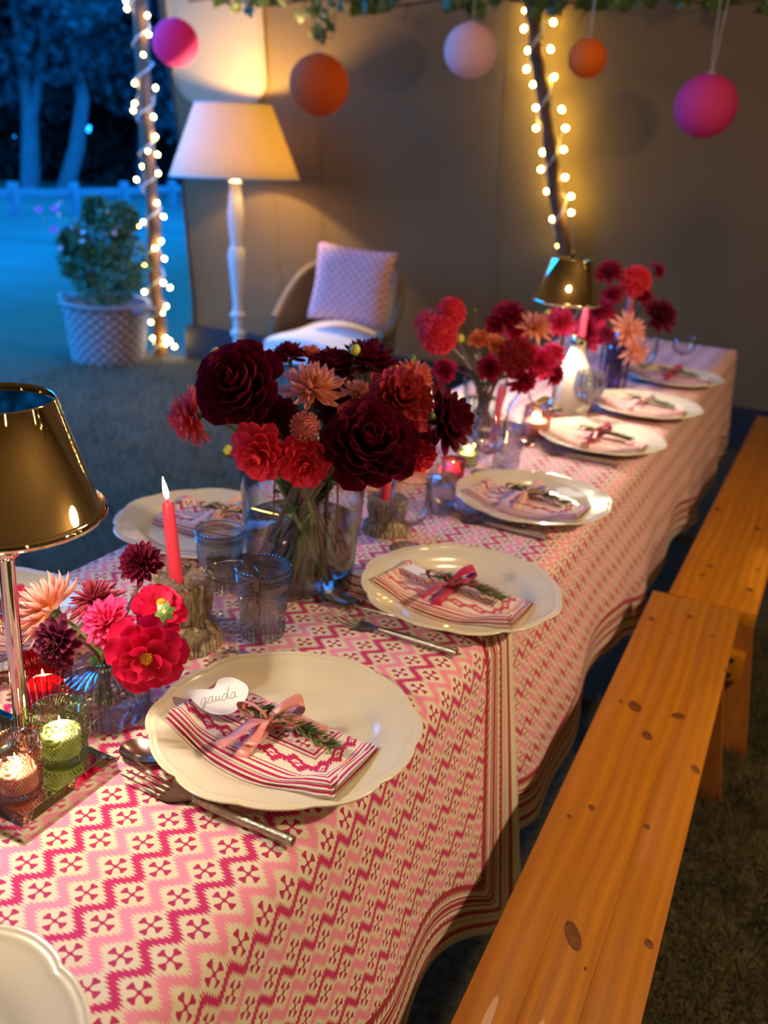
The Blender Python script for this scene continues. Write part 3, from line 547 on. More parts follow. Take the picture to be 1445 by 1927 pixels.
# ================================================================== table and cloths
t = thing('dining_table', 'long trestle table standing under two pink patterned cloths', 'table', (-0.317, 1.25, 0))
MB().box((0, 0, 0.727), (0.61, 3.72, 0.028), 0.004).build('tabletop', M_['wood_dark'], t)
for y in (-1.4, 0.3, 1.7):
    for x in (-0.22, 0.22): MB().box((x, y, 0.36), (0.05, 0.05, 0.72), 0.004).build('leg', M_['wood_dark'], t)
    MB().box((0, y, 0.3), (0.44, 0.03, 0.05), 0.004).build('crossbar', M_['wood_dark'], t)
XL, XR = -0.634, 0.0
def cloth(name, v0, v1, dropf, skew, mat, zoff, flat_end, seed):
    """profile across: left drop, top, right drop; u runs across in metres, v along"""
    mb = MB(); us = []
    D = 0.72; R = 0.014
    prof = [(-D+i*D/16) for i in range(16)] + [i*0.634/20 for i in range(21)] + [0.634 + (i+1)*D/22 for i in range(22)]
    vn = int((v1-v0)/0.022)+1; vs = []; uvs = []; ed = []
    for j in range(vn):
        f = j/(vn-1); v = v0 + (v1-v0)*f
        for q in prof:
            if 0 <= q <= 0.634:
                x = XL + q; z = TZ + zoff; d = 0; y = v
                k = min(q, 0.634-q)
                if k < R: z -= (R-math.sqrt(max(0, R*R-(R-k)**2)))*0.5
            else:
                right = q > 0; d = (q-0.634) if right else -q
                dl = dropf(v)/0.72; d *= dl
                wv = 0.5*math.sin(v*9.5+seed) + 0.5*math.sin(v*21+1.3*seed)
                out = 0.006 + 0.085*d + 0.10*d*d*wv + zoff*1.5
                if flat_end: out += 0.09*d*d*smooth01((v-(v1-0.24))/0.24)
                if not flat_end: out = max(0.002*min(1, d*60), out - 0.014*min(1, d*12)*(1-smooth01((v-0.5)/0.3)))
                if d < 0.02: out *= smooth01(d/0.02)*0.8+0.2
                x = (XR + out) if right else (XL - out)
                z = TZ + zoff - 0.007 - d*0.992
                y = v + skew*d*smooth01((v-(v1-0.35))/0.35)
            vs.append((x, y, z)); uvs.append((XL + 0.0 + (q if 0 <= q <= 0.634 else (0.634+d if q > 0 else -d)), v))
            e = dropf(v)-d if not (0 <= q <= 0.634) else 9
            ed.append(min(e, (v1-v)/(1+1.3*d) if flat_end else 9))
    n = len(prof); fs = [(j*n+i, j*n+i+1, (j+1)*n+i+1, (j+1)*n+i) for j in range(vn-1) for i in range(n-1)]
    mb.add(vs, fs, 0, uvs)
    if not flat_end:                                       # the far end hangs down too
        rows = 16; b0 = len(mb.v); pts = []; uv2 = []
        for k in range(rows+1):
            d = 0.42*k/rows
            for i in range(21):
                x = XL + 0.634*i/20; x2 = x + (0.09*d if i == 20 else -0.09*d if i == 0 else 0)
                pts.append((x2, v1 + 0.006*smooth01(d/0.02) + 0.08*d + 0.03*d*math.sin(x*18), TZ + zoff - (0.007 if k else 0) - d*0.99)); uv2.append((x, v1 + d)); ed.append(0.42-d)
        mb.add(pts, [(k*21+i, k*21+i+1, (k+1)*21+i+1, (k+1)*21+i) for k in range(rows) for i in range(20)], 0, uv2)
    me = mb.mesh(name, mat, 'all'); at = me.attributes.new('edge', 'FLOAT', 'POINT'); at.data.foreach_set('value', np.array(ed, np.float32))
    o = put(name, me); sd = o.modifiers.new('thickness', 'SOLIDIFY'); sd.thickness = 0.0012; sd.offset = -1; return o
near = cloth('tablecloth', -0.62, 0.525, lambda v: 0.40 + 0.26*smooth01((v-0.2)/0.34) + 0.02*math.sin(v*13), 0.17, M_['cloth_near'], 0.0012, True, 0.4)
tag(near, 'pink zigzag tablecloth on the near end of the table, striped border by the bench', 'tablecloth')
far = cloth('tablecloth', 0.36, 3.125, lambda v: 0.43 + 0.045*math.sin(v*7.5+2.2), 0.0, M_['cloth_far'], -0.0005, False, 0.4)
tag(far, 'pink zigzag tablecloth covering the far end of the table, tucked under the near cloth', 'tablecloth')

# ================================================================== benches
def bench(loc, rz, ln, label):
    t = thing('bench', label, 'bench', loc, rz, None)
    for k in (-1, 0, 1):                                            # three glued boards
        MB().box((k*0.0667, 0, 0.4313), (0.0666, ln - 0.002*abs(k), 0.037), 0.0003 if k == 0 else 0.0008).build('seat_board', M_['wood'], t)
    for sy in (-1, 1):
        y = sy*(ln/2-0.15)
        mb = MB(); hw, hb = 0.085, 0.150
        y0, y1 = y, y + sy*0.035
        vs = []
        for yy in (0, 0.026):
            vs += [(-hb, y1+yy, 0.0), (hb, y1+yy, 0.0), (hw, y0+yy, 0.413), (-hw, y0+yy, 0.413)]
        mb.add(vs, [(0, 1, 2, 3), (7, 6, 5, 4), (0, 4, 5, 1), (1, 5, 6, 2), (2, 6, 7, 3), (3, 7, 4, 0)])
        mb.build('leg', M_['wood_dark'], t, smooth=False)
        cl = MB().box((0.02, y + 0.013 + sy*0.040, 0.245), (0.15, 0.035, 0.075), 0.003).build('cleat', M_['wood'], t)
        for bx in (-0.045, 0.045):
            for bz in (0.225, 0.265):
                MB().lathe([(0.007, 0), (0.007, 0.003), (0.004, 0.0045), (0.0001, 0.0045)], 10).build('bolt', M_['bolt'], cl, loc=(bx + 0.02, y + 0.013 + sy*0.0575, bz)).rotation_euler = (-sy*PI/2, 0, 0)
        MB().box((0, y - sy*0.05, 0.398), (0.15, 0.045, 0.03), 0.003).build('batten', M_['wood_dark'], t)
    return t
B1 = bench((0.218, 0.42, 0), math.radians(1.8), 1.985, 'near pine bench beside the table, seen from its seat with dark knots')
B2 = bench((0.215, 2.405, 0), math.radians(0.4), 1.98, 'second pine bench standing end to end beyond the near one')
def knots(bn, pts):
    inv = Matrix.Translation(bn.location) @ Matrix.Rotation(bn.rotation_euler.z, 4, 'Z'); inv.invert()
    for x, y, a, b, r in pts:
        p = inv @ Vector((x, y, 0.45)); m = MB()
        m.lathe([(0.0001, 0.0007), (0.55, 0.0006), (1.0, 0.0001)], 16); a *= 0.7; b *= 0.72
        m.v = [(vx*a*math.cos(r)-vy*b*math.sin(r), vx*a*math.sin(r)+vy*b*math.cos(r), vz) for vx, vy, vz in m.v]
        m.build('knot', M_['knot'], bn, loc=(p.x, p.y, 0.4501))
knots(B1, KNOTS1); knots(B2, KNOTS2)
# ================================================================== plates, napkins, cutlery
def scal_plate(t, r, z):
    k = smooth01((r-0.105)/0.05); a = abs(math.cos(6*t)); return 1 + k*(0.034*(a**0.55) - 0.024) + k*0.010*math.cos(6*t)
PLATE = [(0.0001, 0.007), (0.05, 0.0068), (0.088, 0.0065), (0.098, 0.0078), (0.106, 0.0125), (0.114, 0.0165), (0.125, 0.0192), (0.138, 0.0218), (0.1435, 0.0232), (0.146, 0.0246), (0.1485, 0.0238),
         (0.151, 0.0248), (0.1535, 0.0256), (0.155, 0.0248), (0.1545, 0.0232), (0.150, 0.0214), (0.128, 0.0150), (0.110, 0.0090), (0.098, 0.0020), (0.092, 0.0), (0.088, 0.0), (0.086, 0.002), (0.0001, 0.0025)]
plate_me = MB().lathe(PLATE, 128, scal=scal_plate).mesh('dinner_plate', M_['plate'], 'all')
plates = {}
def plate(key, x, y, label):
    o = put('dinner_plate', plate_me, None, (x, y, TZ + 0.0005)); o.rotation_euler.z = random.choice((0.0, 0.5))
    tag(o, label, 'plate', 'cream scalloped plates'); plates[key] = (x, y)
plate('P1', -0.111, 0.081, 'cream scalloped plate with the name card and pink bow, in front of the two tumblers')
plate('P2', -0.079, 0.527, 'cream scalloped plate with the cerise bow, beside the big glass vase')
plate('P3', -0.117, 0.984, 'cream scalloped plate with the pale pink bow and white card lying behind it')
plate('P4', -0.114, 1.502, 'cream scalloped plate with a cerise bow, in front of the far lamp')
plate('P5', -0.094, 1.907, 'cream scalloped plate with a pink bow, second from the far table end')
plate('P6', -0.101, 2.363, 'cream scalloped plate with a cerise bow, nearest the far table end')
plate('P0', -0.12, -0.44, 'empty cream scalloped plate cut off by the bottom left corner')
plate('L1', -0.59, 0.06, 'cream scalloped plate behind the chrome lamp stem, with a cerise napkin ribbon')
plate('L2', -0.55, 0.51, 'cream scalloped plate across the table behind the red candle')
plate('L4', -0.54, 1.5, 'cream scalloped plate across the table behind the tall glass vase')
plate('L3', -0.54, 1.0, 'cream scalloped plate across the table, hidden behind the big bouquet')

def napkin(px, py, dx, dy, rz, mat, label):
    """folded cloth: three layers lying over the well and rim of its plate"""
    t = thing('napkin', label, 'napkin', (px+dx, py+dy, TZ + 0.0005), rz, 'folded patterned napkins')
    Lh, Wh = 0.111, 0.051
    def base(a, b):
        r = math.hypot(a*math.cos(rz)-b*math.sin(rz)+dx, a*math.sin(rz)+b*math.cos(rz)+dy)
        z = 0.008
        for (r1, z1), (r2, z2) in zip(PLATE[2:14], PLATE[3:15]):
            if r1 <= r <= r2: z = max(z, z1 + (z2-z1)*(r-r1)/(r2-r1+1e-9) + 0.0012)
        return z
    for k in range(3):
        sh = (2-k)*0.004
        def top(i, j, k=k, sh=sh):
            a = (-Lh + 2*Lh*i) + (sh if i > 0.9 else 0); b = -Wh + 2*Wh*j - sh*(1-j)
            b += -0.015*math.sin(PI*i)*(1-j)*(1 if k < 2 else 0.8) + 0.006*smooth01((i-0.6)/0.4)*0
            a += -0.014*(j-0.5)*smooth01((i-0.5)*2)
            edge = min(1, (1-abs(2*j-1))*9, (1-abs(2*i-1))*22)
            puff = math.sqrt(max(0, edge))*0.0036 + 0.0030*math.sin(i*6+k*2)*math.sin(j*PI) + 0.004*smooth01((i-0.75)*4)*(1-j)
            return (a, b, base(a, b) + k*0.0042 + puff)
        mb = MB(); nu, nv = 34, 16
        mb.grid(top, nu, nv, 0, lambda i, j: (-Lh+2*Lh*i, -Wh+2*Wh*j))
        mb.grid(lambda i, j, f=top: (lambda p: (p[0], p[1], base(p[0], p[1]) + k*0.0042 - 0.0004))(f(i, j)), nu, nv, 0, lambda i, j: (-Lh+2*Lh*i, -Wh+2*Wh*j))
        b2 = nu*nv
        rim = [i for i in range(nu)] + [(j+1)*nu-1 for j in range(1, nv)] + [(nv-1)*nu+i for i in range(nu-2, -1, -1)] + [j*nu for j in range(nv-2, 0, -1)]
        mb.f += [(rim[q], rim[(q+1) % len(rim)], rim[(q+1) % len(rim)]+b2, rim[q]+b2) for q in range(len(rim))]; mb.m += [0]*len(rim)
        mb.build('napkin_fold', mat, t, 'all')
    t['top'] = 0.0; return t, base

def ribbon_strip(pts, wdir, w, nm, mat, parent):
    """a flat satin band along pts, w wide in direction wdir (list or one vector)"""
    mb = MB(); n = len(pts); vs = []; uv = []
    for i, p in enumerate(pts):
        d = Vector(wdir[i] if isinstance(wdir, list) else wdir).normalized(); wi = w[i] if isinstance(w, list) else w
        for s in (-1, -0.5, 0, 0.5, 1): vs.append(Vector(p) + d*s*wi/2 + Vector((0, 0, -0.0006*s*s)))
    mb.add(vs, [(i*5+k, i*5+k+1, (i+1)*5+k+1, (i+1)*5+k) for i in range(n-1) for k in range(4)])
    o = mb.build(nm, mat, parent, 'all'); sd = o.modifiers.new('thickness', 'SOLIDIFY'); sd.thickness = 0.0004; sd.offset = 0; return o
def bow(loc, rz, zt, mat, label, w=0.015, spread=1.15, seed=1):
    """band round the napkin, knot, two loops, two tails; local x runs along the napkin"""
    R_ = random.Random(seed)
    t = thing('ribbon_bow', label, 'ribbon', loc, rz, 'satin bows round the napkins')
    z = zt
    band = [(0, -0.056, 0.010), (0.001, -0.0575, 0.013), (0.001, -0.056, z*0.8), (0, -0.045, z), (0, 0, z+0.001), (0, 0.045, z), (0, 0.0525, z*0.8), (0, 0.0535, 0.010)]
    ribbon_strip(band, (1, 0.05, 0), w*1.15, 'band', mat, t)
    k = MB().sphere((0, 0, z+0.006), 0.0062, 8, sq=(1.0, 0.8, 0.7)); k.build('knot', mat, t)
    for s in (-1, 1):
        ang = (0.25 if s < 0 else 0.95) * (1 if s < 0 else 1) + R_.uniform(-0.15, 0.15); d = Vector((s*math.cos(ang*0.8), (0.1 if s < 0 else 0.75), 0)).normalized()
        Ln = 0.034*spread; pts = []; ws = []; wd = []
        for q in range(15):
            a = 2*PI*q/14; rad = 0.5-0.5*math.cos(a); up = math.sin(a)*0.011
            pts.append(Vector((0, 0, z+0.007)) + d*Ln*rad + Vector((0, 0, up*0.9 + 0.012*rad*(1.4 if s > 0 else 0.5)))); ws.append(w*(0.55+0.6*rad))
            wd.append(Vector((-d.y, d.x, 0.55)))
        ribbon_strip(pts, wd, ws, 'loop', mat, t)
    for s, ax, ay, dz in ((-1, -0.020, -0.052, -0.6), (1, 0.052, 0.018, 0.2), (-1, 0.004, -0.038, -0.3))[:2 + (seed % 2)]:
        pts = []; wd = []; ws = []
        for q in range(9):
            f = q/8; pts.append(Vector((ax*f*spread, ay*f*spread, z + 0.006 + 0.010*math.sin(f*PI)*0.9 + 0.003*math.sin(f*7) - 0.004*f))); wd.append(Vector((-ay, ax, 0.012*math.sin(f*3)))); ws.append(w*(0.6+0.5*min(1, f*3)))
        ribbon_strip(pts, wd, ws, 'tail', mat, t)
    return t
def rosemary(loc, rz, zt, a0, a1, label, n=150, droop=0.0):
    t = thing('rosemary_sprig', label, 'rosemary', loc, rz, 'rosemary sprigs on the napkins')
    R_ = random.Random(int(abs(loc[0])*1e4)+n)
    def ax(f): a = a0+(a1-a0)*f; return Vector((a, 0.006*math.sin(f*3.2) + 0.004, zt + 0.004 + 0.004*math.sin(f*PI) - droop*f))
    MB().tube([ax(i/8) for i in range(9)], 0.0011, 6).build('stem', M_['stem_brown'], t)
    mb = MB()
    for i in range(n):
        f = R_.random(); f = 0.12 + 0.88*f; p = ax(f); az = R_.uniform(0, 2*PI); ln = R_.uniform(0.017, 0.029)*(1.1-0.35*f)
        d = Vector((math.cos(0.75)*(1 if a1 > a0 else -1), math.sin(0.75)*math.cos(az), abs(math.sin(0.75)*math.sin(az))*0.85)).normalized(); s = d.cross(Vector((0.1, 0.2, 1))).normalized()*0.0013
        up = s.cross(d).normalized()*0.0005; m = p + d*ln*0.5; q = p + d*ln
        mb.add([p-s*.5, p+s*.5, m+s+up, m-s+up, q, m-up], [(0, 1, 2, 3), (3, 2, 4), (1, 0, 5), (5, 4, 2), (5, 3, 4)])
    nd = mb.build('needles', M_['rosemary'], t); nd['kind'] = 'stuff'; return t
def setting(key, mat, rib, ribname, naplab, rose=True, rz=-0.10, dx=-0.003+0.111-0.111, dy=-0.022, seed=1, card=None, w=0.015):
    px, py = plates[key]; cx, cy = px+dx, py+dy
    t, base = napkin(px, py, dx, dy, rz, mat, naplab[0]); zt = base(0, 0) + 0.0150; top = TZ + 0.0005
    if rose: rosemary((cx, cy+0.0, top), rz, zt + 0.003, -0.062, 0.078, naplab[2], 260)
    bow((cx-0.006, cy, top), rz + 0.12, zt + 0.003, rib, naplab[1], w, 1.2, seed); return cx, cy, top, zt
c1 = setting('P1', M_['nap_red'], M_['ribbon_pink'], 'pink', ('folded napkin with hot pink ikat stripes on the plate with the name card', 'salmon pink satin bow on the napkin with the name card', 'rosemary sprig under the salmon bow beside the name card'), seed=1)
c2 = setting('P2', M_['nap_soft'], M_['ribbon_hot'], 'cerise', ('folded napkin with small soft pink print on the plate beside the big vase', 'cerise satin bow on the napkin beside the big vase', 'long rosemary sprig under the cerise bow beside the big vase'), seed=2)
c3 = setting('P3', M_['nap_red'], M_['ribbon_pale'], 'pale', ('folded napkin with pink border on the plate with the white card behind', 'pale pink satin bow on the third plate along the bench side', 'bushy rosemary sprig under the pale pink bow'), seed=3)
c4 = setting('P4', M_['nap_soft'], M_['ribbon_hot'], 'cerise', ('folded pink napkin on the plate in front of the far lamp', 'cerise bow on the plate in front of the far lamp', 'rosemary sprig under the cerise bow in front of the far lamp'), seed=5)
c5 = setting('P5', M_['nap_soft'], M_['ribbon_pale'], 'pale', ('folded pink napkin on the second plate from the far table end', 'pale pink bow on the second plate from the far table end', 'rosemary sprig on the second plate from the far table end'), seed=6)
c6 = setting('P6', M_['nap_soft'], M_['ribbon_hot'], 'cerise', ('folded pink napkin on the plate nearest the far table end', 'cerise bow on the plate nearest the far table end', 'rosemary sprig on the plate nearest the far table end'), seed=7)
cL1 = setting('L1', M_['nap_soft'], M_['ribbon_hot'], 'cerise', ('folded pink napkin on the plate behind the lamp stem', 'cerise bow behind the chrome lamp stem', 'rosemary sprig on the plate behind the lamp stem'), seed=8, rz=0.25, dx=0.03, dy=0.02, w=0.02)
cL2 = setting('L2', M_['nap_red'], M_['ribbon_pale'], 'pale', ('folded napkin with red border on the plate behind the red candle', 'pale pink bow on the plate behind the two tumblers', 'rosemary sprig on the plate behind the red candle'), seed=9, rz=0.1, dx=0.015, dy=0.03, w=0.013)

def card(loc, rz, outline, label, tilt=(0, 0)):
    t = thing('place_card', label, 'card', loc, rz, None); t.rotation_euler = (tilt[0], tilt[1], rz)
    mb = MB(); n = len(outline)
    mb.add([(x, y, 0.0005) for x, y in outline] + [(x, y, 0.0) for x, y in outline], [tuple(range(n)), tuple(range(2*n-1, n-1, -1))] + [(i, (i+1) % n, n+(i+1) % n, n+i)[::-1] for i in range(n)])
    mb.build('card', M_['card'], t, False); return t
def arcpts(pts, k=8):
    """closed Catmull-Rom through pts"""
    o = []; n = len(pts)
    for i in range(n):
        p0, p1, p2, p3 = (Vector(pts[(i+q) % n]).to_2d() for q in (-1, 0, 1, 2))
        for s in range(k):
            t = s/k; o.append(0.5*((2*p1) + (p2-p0)*t + (2*p0-5*p1+4*p2-p3)*t*t + (3*p1-p0-3*p2+p3)*t**3))
    return [(p.x, p.y) for p in o]
# the name card: x' along the writing; leans over the left end of the napkin
tc = card((c1[0]-0.084, c1[1]+0.014, c1[2]+c1[3]+0.0125), 0.55, arcpts([(-0.034, 0.003), (-0.020, 0.004), (-0.007, 0.004), (-0.002, 0.013), (0.012, 0.014), (0.029, 0.004), (0.027, -0.010), (0.014, -0.021), (-0.006, -0.020), (-0.023, -0.010)], 4), 'white name card with handwriting tucked on the left of the striped napkin', (0.16, -0.08)); tc.scale = (1.12, 1.75, 1.0)
def cub(p0, p1, p2, p3, n=8): return [tuple((1-t)**3*a + 3*(1-t)**2*t*b + 3*(1-t)*t*t*c + t**3*d for a, b, c, d in zip(p0, p1, p2, p3)) for t in (i/n for i in range(n+1))]
def loop_a(x): return cub((x+3, 4), (x, 5.5), (x-1, -.5), (x+1.6, 0)) + cub((x+1.6, 0), (x+3, .4), (x+3, 3.6), (x+3, 4)) + cub((x+3, 4), (x+2.9, 1), (x+3.2, -.5), (x+5, .8))
strokes = [cub((3, 4), (0, 5.5), (-1, -.5), (1.6, 0)) + cub((1.6, 0), (3, .4), (3, 3.6), (3, 4)) + cub((3, 4), (3, -2), (2.6, -5), (0.4, -3.6)) + cub((0.4, -3.6), (-.6, -2.6), (3, -1), (4.6, 1)),
           loop_a(4.6), cub((9.6, .8), (10.2, 4), (9.8, 4.2), (10, 3.6)) + cub((10, 3.6), (9.8, -.8), (12, -.6), (12.2, 3.8)) + cub((12.2, 3.8), (12.1, .4), (12.6, -.4), (14, .8)),
           cub((17, 4), (14, 5.5), (13, -.5), (15.6, 0)) + cub((15.6, 0), (17.4, .6), (17.8, 6), (17.8, 8.5)) + cub((17.8, 8.5), (17.2, 3), (17.4, -.6), (19.4, .8)), loop_a(19.6)]
mb = MB()
for st in strokes:
    q = [(-0.018 + x*0.00152, -0.0115 + y*0.00152 + 0.0002*x, 0.0008) for x, y in st]; q = [p for i, p in enumerate(q) if i == 0 or (Vector(p)-Vector(q[i-1])).length > 1e-6]
    mb.tube(q, 0.00026, 4)
mb.build('handwriting', M_['ink'], tc)
card((c2[0]-0.068, c2[1]+0.022, c2[2]+c2[3]+0.0040), -0.35, [(-0.026, -0.012), (0.026, -0.012), (0.026, 0.012), (-0.026, 0.012)], 'small blank white card on the soft pink napkin beside the big vase')
card((c3[0]+0.062, c3[1]+0.078, c3[2]+0.0255), -0.3, arcpts([(-0.03, 0.0), (-0.016, 0.022), (0.0, 0.014), (0.016, 0.022), (0.03, 0.0), (0.0, -0.032)], 5), 'white heart-shaped card lying behind the pale pink bow', (0.0, 0.0))

# cutlery (local x: from the tip to the end of the handle)
def handle(mb, x0, x1):
    n = 10; pts = [(x0+(x1-x0)*i/n, 0, 0.0062) for i in range(n+1)]
    mb.tube(pts, [0.0034 + 0.0022*min(1, i/3) for i in range(n+1)], 12)
    mb.tube([(x1-0.0008, 0, 0.0062), (x1+0.0003, 0, 0.0062)], 0.0036, 12, 1)
def fork(loc, rz, label):
    t = thing('fork', label, 'fork', loc, rz, 'forks with hammered handles')
    mb = MB(); handle(mb, 0.085, 0.205); mb.build('handle', [M_['hammered'], M_['knot']], t)
    mb = MB()
    def z(x): return 0.0035 + 0.006*math.sin(max(0, min(1, (x-0.01)/0.075))*PI)**1.0*(-0.35) + 0.008*(1-smooth01(x/0.05)) + 0.003*smooth01((x-0.07)/0.02)
    def wid(x): return 0.0115*smooth01((0.088-x)/0.030) + 0.003
    mb.grid(lambda i, j: (0.047+0.043*i, (2*j-1)*wid(0.047+0.043*i), z(0.047+0.043*i) + 0.0015*(2*j-1)**2), 12, 7)
    mb.grid(lambda i, j: (0.047+0.043*i, (2*j-1)*wid(0.047+0.043*i), z(0.047+0.043*i) - 0.0013 + 0.0015*(2*j-1)**2), 12, 7)
    mb.build('fork_head', M_['steel'], t)
    for k in range(4):
        y = (k-1.5)*0.0072
        MB().tube([(0.05-0.05*i/7, y*(1+0.02*i), z(0.05-0.05*i/7) + 0.0002) for i in range(8)], [0.0019-0.0010*(i/7) for i in range(8)], 6, flat=0.7).build('tine', M_['steel'], t)
    return t
def spoon(loc, rz, label):
    t = thing('spoon', label, 'spoon', loc, rz, 'dessert spoons')
    mb = MB(); n = 10
    mb.tube([(0.052+0.143*i/n, 0, 0.0030+0.002*math.sin(i/n*PI)) for i in range(n+1)], [0.0024+0.001*i/n for i in range(n+1)], 8, flat=0.6); mb.build('handle', M_['hammered'], t)
    mb = MB()
    for dz, k in ((0.0, 1), (-0.0011, 1.02)):
        mb.grid(lambda i, j, dz=dz, k=k: (0.027 + 0.027*k*(0.001+i)*math.cos(2*PI*j), 0.0185*k*(0.001+i)*math.sin(2*PI*j)*(1-0.15*math.cos(2*PI*j)), 0.003 + 0.0075*i*i + dz), 9, 28)
    mb.build('bowl', M_['steel'], t, 'all'); return t
CZ = TZ + 0.0008
fork((-0.213, -0.066, CZ), 0.005, 'nearest fork with a hollow hammered handle, below the plate with the name card')
spoon((-0.249, -0.034, CZ), -0.02, 'nearest spoon, its bowl resting beside the mirror tray')
fork((-0.219, 0.361, CZ), 0.0, 'fork lying between the name card plate and the plate beside the big vase')
spoon((-0.252, 0.408, CZ), 0.03, 'spoon whose bowl shows at the foot of the big vase')
fork((-0.242, 0.838, CZ), -0.03, 'fork below the plate with the pale pink bow')
spoon((-0.285, 0.870, CZ), 0.0, 'spoon at the left of the plate with the pale pink bow')
fork((-0.240, 1.345, CZ), 0.02, 'fork below the plate in front of the far lamp')
spoon((-0.290, 1.388, CZ), 0.0, 'spoon at the left of the plate in front of the far lamp')

# ================================================================== glasses
def wine_profile(h, rb, rr, bb, rf=0.032):
    o = [(rf, 0.0), (rf, 0.0012), (rf*0.6, 0.0035), (0.0075, 0.008), (0.0046, 0.02), (0.0042, bb-0.012), (0.0065, bb-0.003)]
    for f, k in ((0.015, 0.30), (0.05, 0.50), (0.11, 0.67), (0.2, 0.82), (0.32, 0.93), (0.45, 0.985), (0.57, 1.0), (0.7, 0.99), (0.82, 0.965), (0.92, 0.935)): o.append((rb*k, bb + (h-bb)*f))
    o.append((rr, h))
    return o
def wine_glass(loc, label, h=0.131, rb=0.0365, rr=0.0328, bb=0.046, mat='glass'):
    t = thing('wine_glass', label, 'glass', loc, 0, 'stemmed wine glasses')
    p = wine_profile(h, rb, rr, bb); k = 7
    MB().lathe(p[:k], 32, cap0=True).build('stem', M_['glass_thick'], t)
    b = MB().lathe([(0.0001, bb+0.001)] + p[k-1:] + [(rr+0.0004, h+0.0006), (rr-0.0008, h+0.0004)] + [(r-0.0012, z+0.0006) for r, z in p[:k-1:-1]] + [(0.0001, bb+0.004)], 40); b.build('bowl', M_[mat], t, 'all'); return t
wine_glass((-0.2614, 0.186, TZ), 'empty wine glass in front of the straw candle holder and tumbler')
wine_glass((-0.2303, 0.6534, TZ), 'empty wine glass right of the big vase, before the second straw holder')
wine_glass((-0.2657, 1.118, TZ), 'empty wine glass above the plate with the white heart card', 0.129)
wine_glass((-0.205, 1.684, TZ), 'cut glass goblet beside the white bottle', 0.135, 0.040, 0.038, 0.05, 'glass_cut')
wine_glass((-0.190, 2.30, TZ), 'wine glass behind the plate nearest the far table end', 0.14)
wine_glass((-0.125, 2.62, TZ), 'low wine glass standing last towards the far table end', 0.105, 0.04, 0.038, 0.045)
wine_glass((-0.452, -0.02, TZ), 'wine glass cut off by the left edge of the picture', 0.12)
def tumbler(loc, label, h, r0, r1, mat, rim):
    t = thing('tumbler', label, 'glass', loc, random.uniform(0, 1), 'pressed glass tumblers')
    prof = [(0.0001, 0.001), (r0*0.9, 0.0), (r0, 0.003), (r0+(r1-r0)*0.25, h*0.25), (r0+(r1-r0)*0.6, h*0.6), (r1-0.0008, h*0.9), (r1, h), (r1-0.0012, h+0.0008), (r1-0.0028, h), (r0+(r1-r0)*0.55-0.003, h*0.6), (r0-0.002, h*0.16), (0.0001, h*0.11)]
    MB().lathe(prof, 48).build('body', M_[mat], t, 'all')
    mb = MB()
    for z in (0.985, 0.90, 0.865, 0.83): mb.tube([((r0+(r1-r0)*z)*1.004*math.cos(a), (r0+(r1-r0)*z)*1.004*math.sin(a), h*z) for a in np.linspace(0, 2*PI, 40)], 0.0011 if z < 0.95 else 0.0015, 5, cap=False)
    mb.build('rim_rings', M_[rim], t)
    mb = MB()
    for i in range(28):
        a = 2*PI*i/28; mb.tube([((r0+(r1-r0)*z)*math.cos(a), (r0+(r1-r0)*z)*math.sin(a), h*z) for z in (0.04, 0.15, 0.27)], [0.0012, 0.0016, 0.0004], 5)
    mb.build('ribs', M_[rim], t)
    mb = MB()
    for q in range(4):
        a0 = q*PI/2
        for rad in (0.0165, 0.0125, 0.006):
            pts = [(lambda th, z: ((r0+(r1-r0)*z/h)*1.003*math.cos(th), (r0+(r1-r0)*z/h)*1.003*math.sin(th), z))(a0 + rad*math.cos(b)/r1, h*0.55 + rad*math.sin(b)) for b in np.linspace(0, 2*PI, 22)]
            mb.tube(pts, 0.0008, 4, cap=False)
        for i in range(10):
            b = 2*PI*i/10; z0, z1 = h*0.55+0.007*math.sin(b), h*0.55+0.0115*math.sin(b)
            p = [((r0+(r1-r0)*z/h)*1.003*math.cos(a0+rr*math.cos(b)/r1), (r0+(r1-r0)*z/h)*1.003*math.sin(a0+rr*math.cos(b)/r1), z) for rr, z in ((0.007, z0), (0.0115, z1))]
            mb.tube(p, 0.0006, 4)
    mb.build('medallions', M_[rim], t); return t
tumbler((-0.4125, 0.364, TZ), 'smoky blue pressed glass tumbler before the far-side plate, beside the red candle', 0.092, 0.029, 0.037, 'smoke', 'smoke_plain')
tumbler((-0.268, 0.266, TZ), 'smoky blue pressed glass tumbler right behind the nearest wine glass', 0.107, 0.029, 0.0375, 'smoke', 'smoke_plain')
tumbler((-0.247, 1.19, TZ), 'clear tumbler behind the third wine glass along the bench side', 0.095, 0.029, 0.035, 'glass_rib', 'glass')

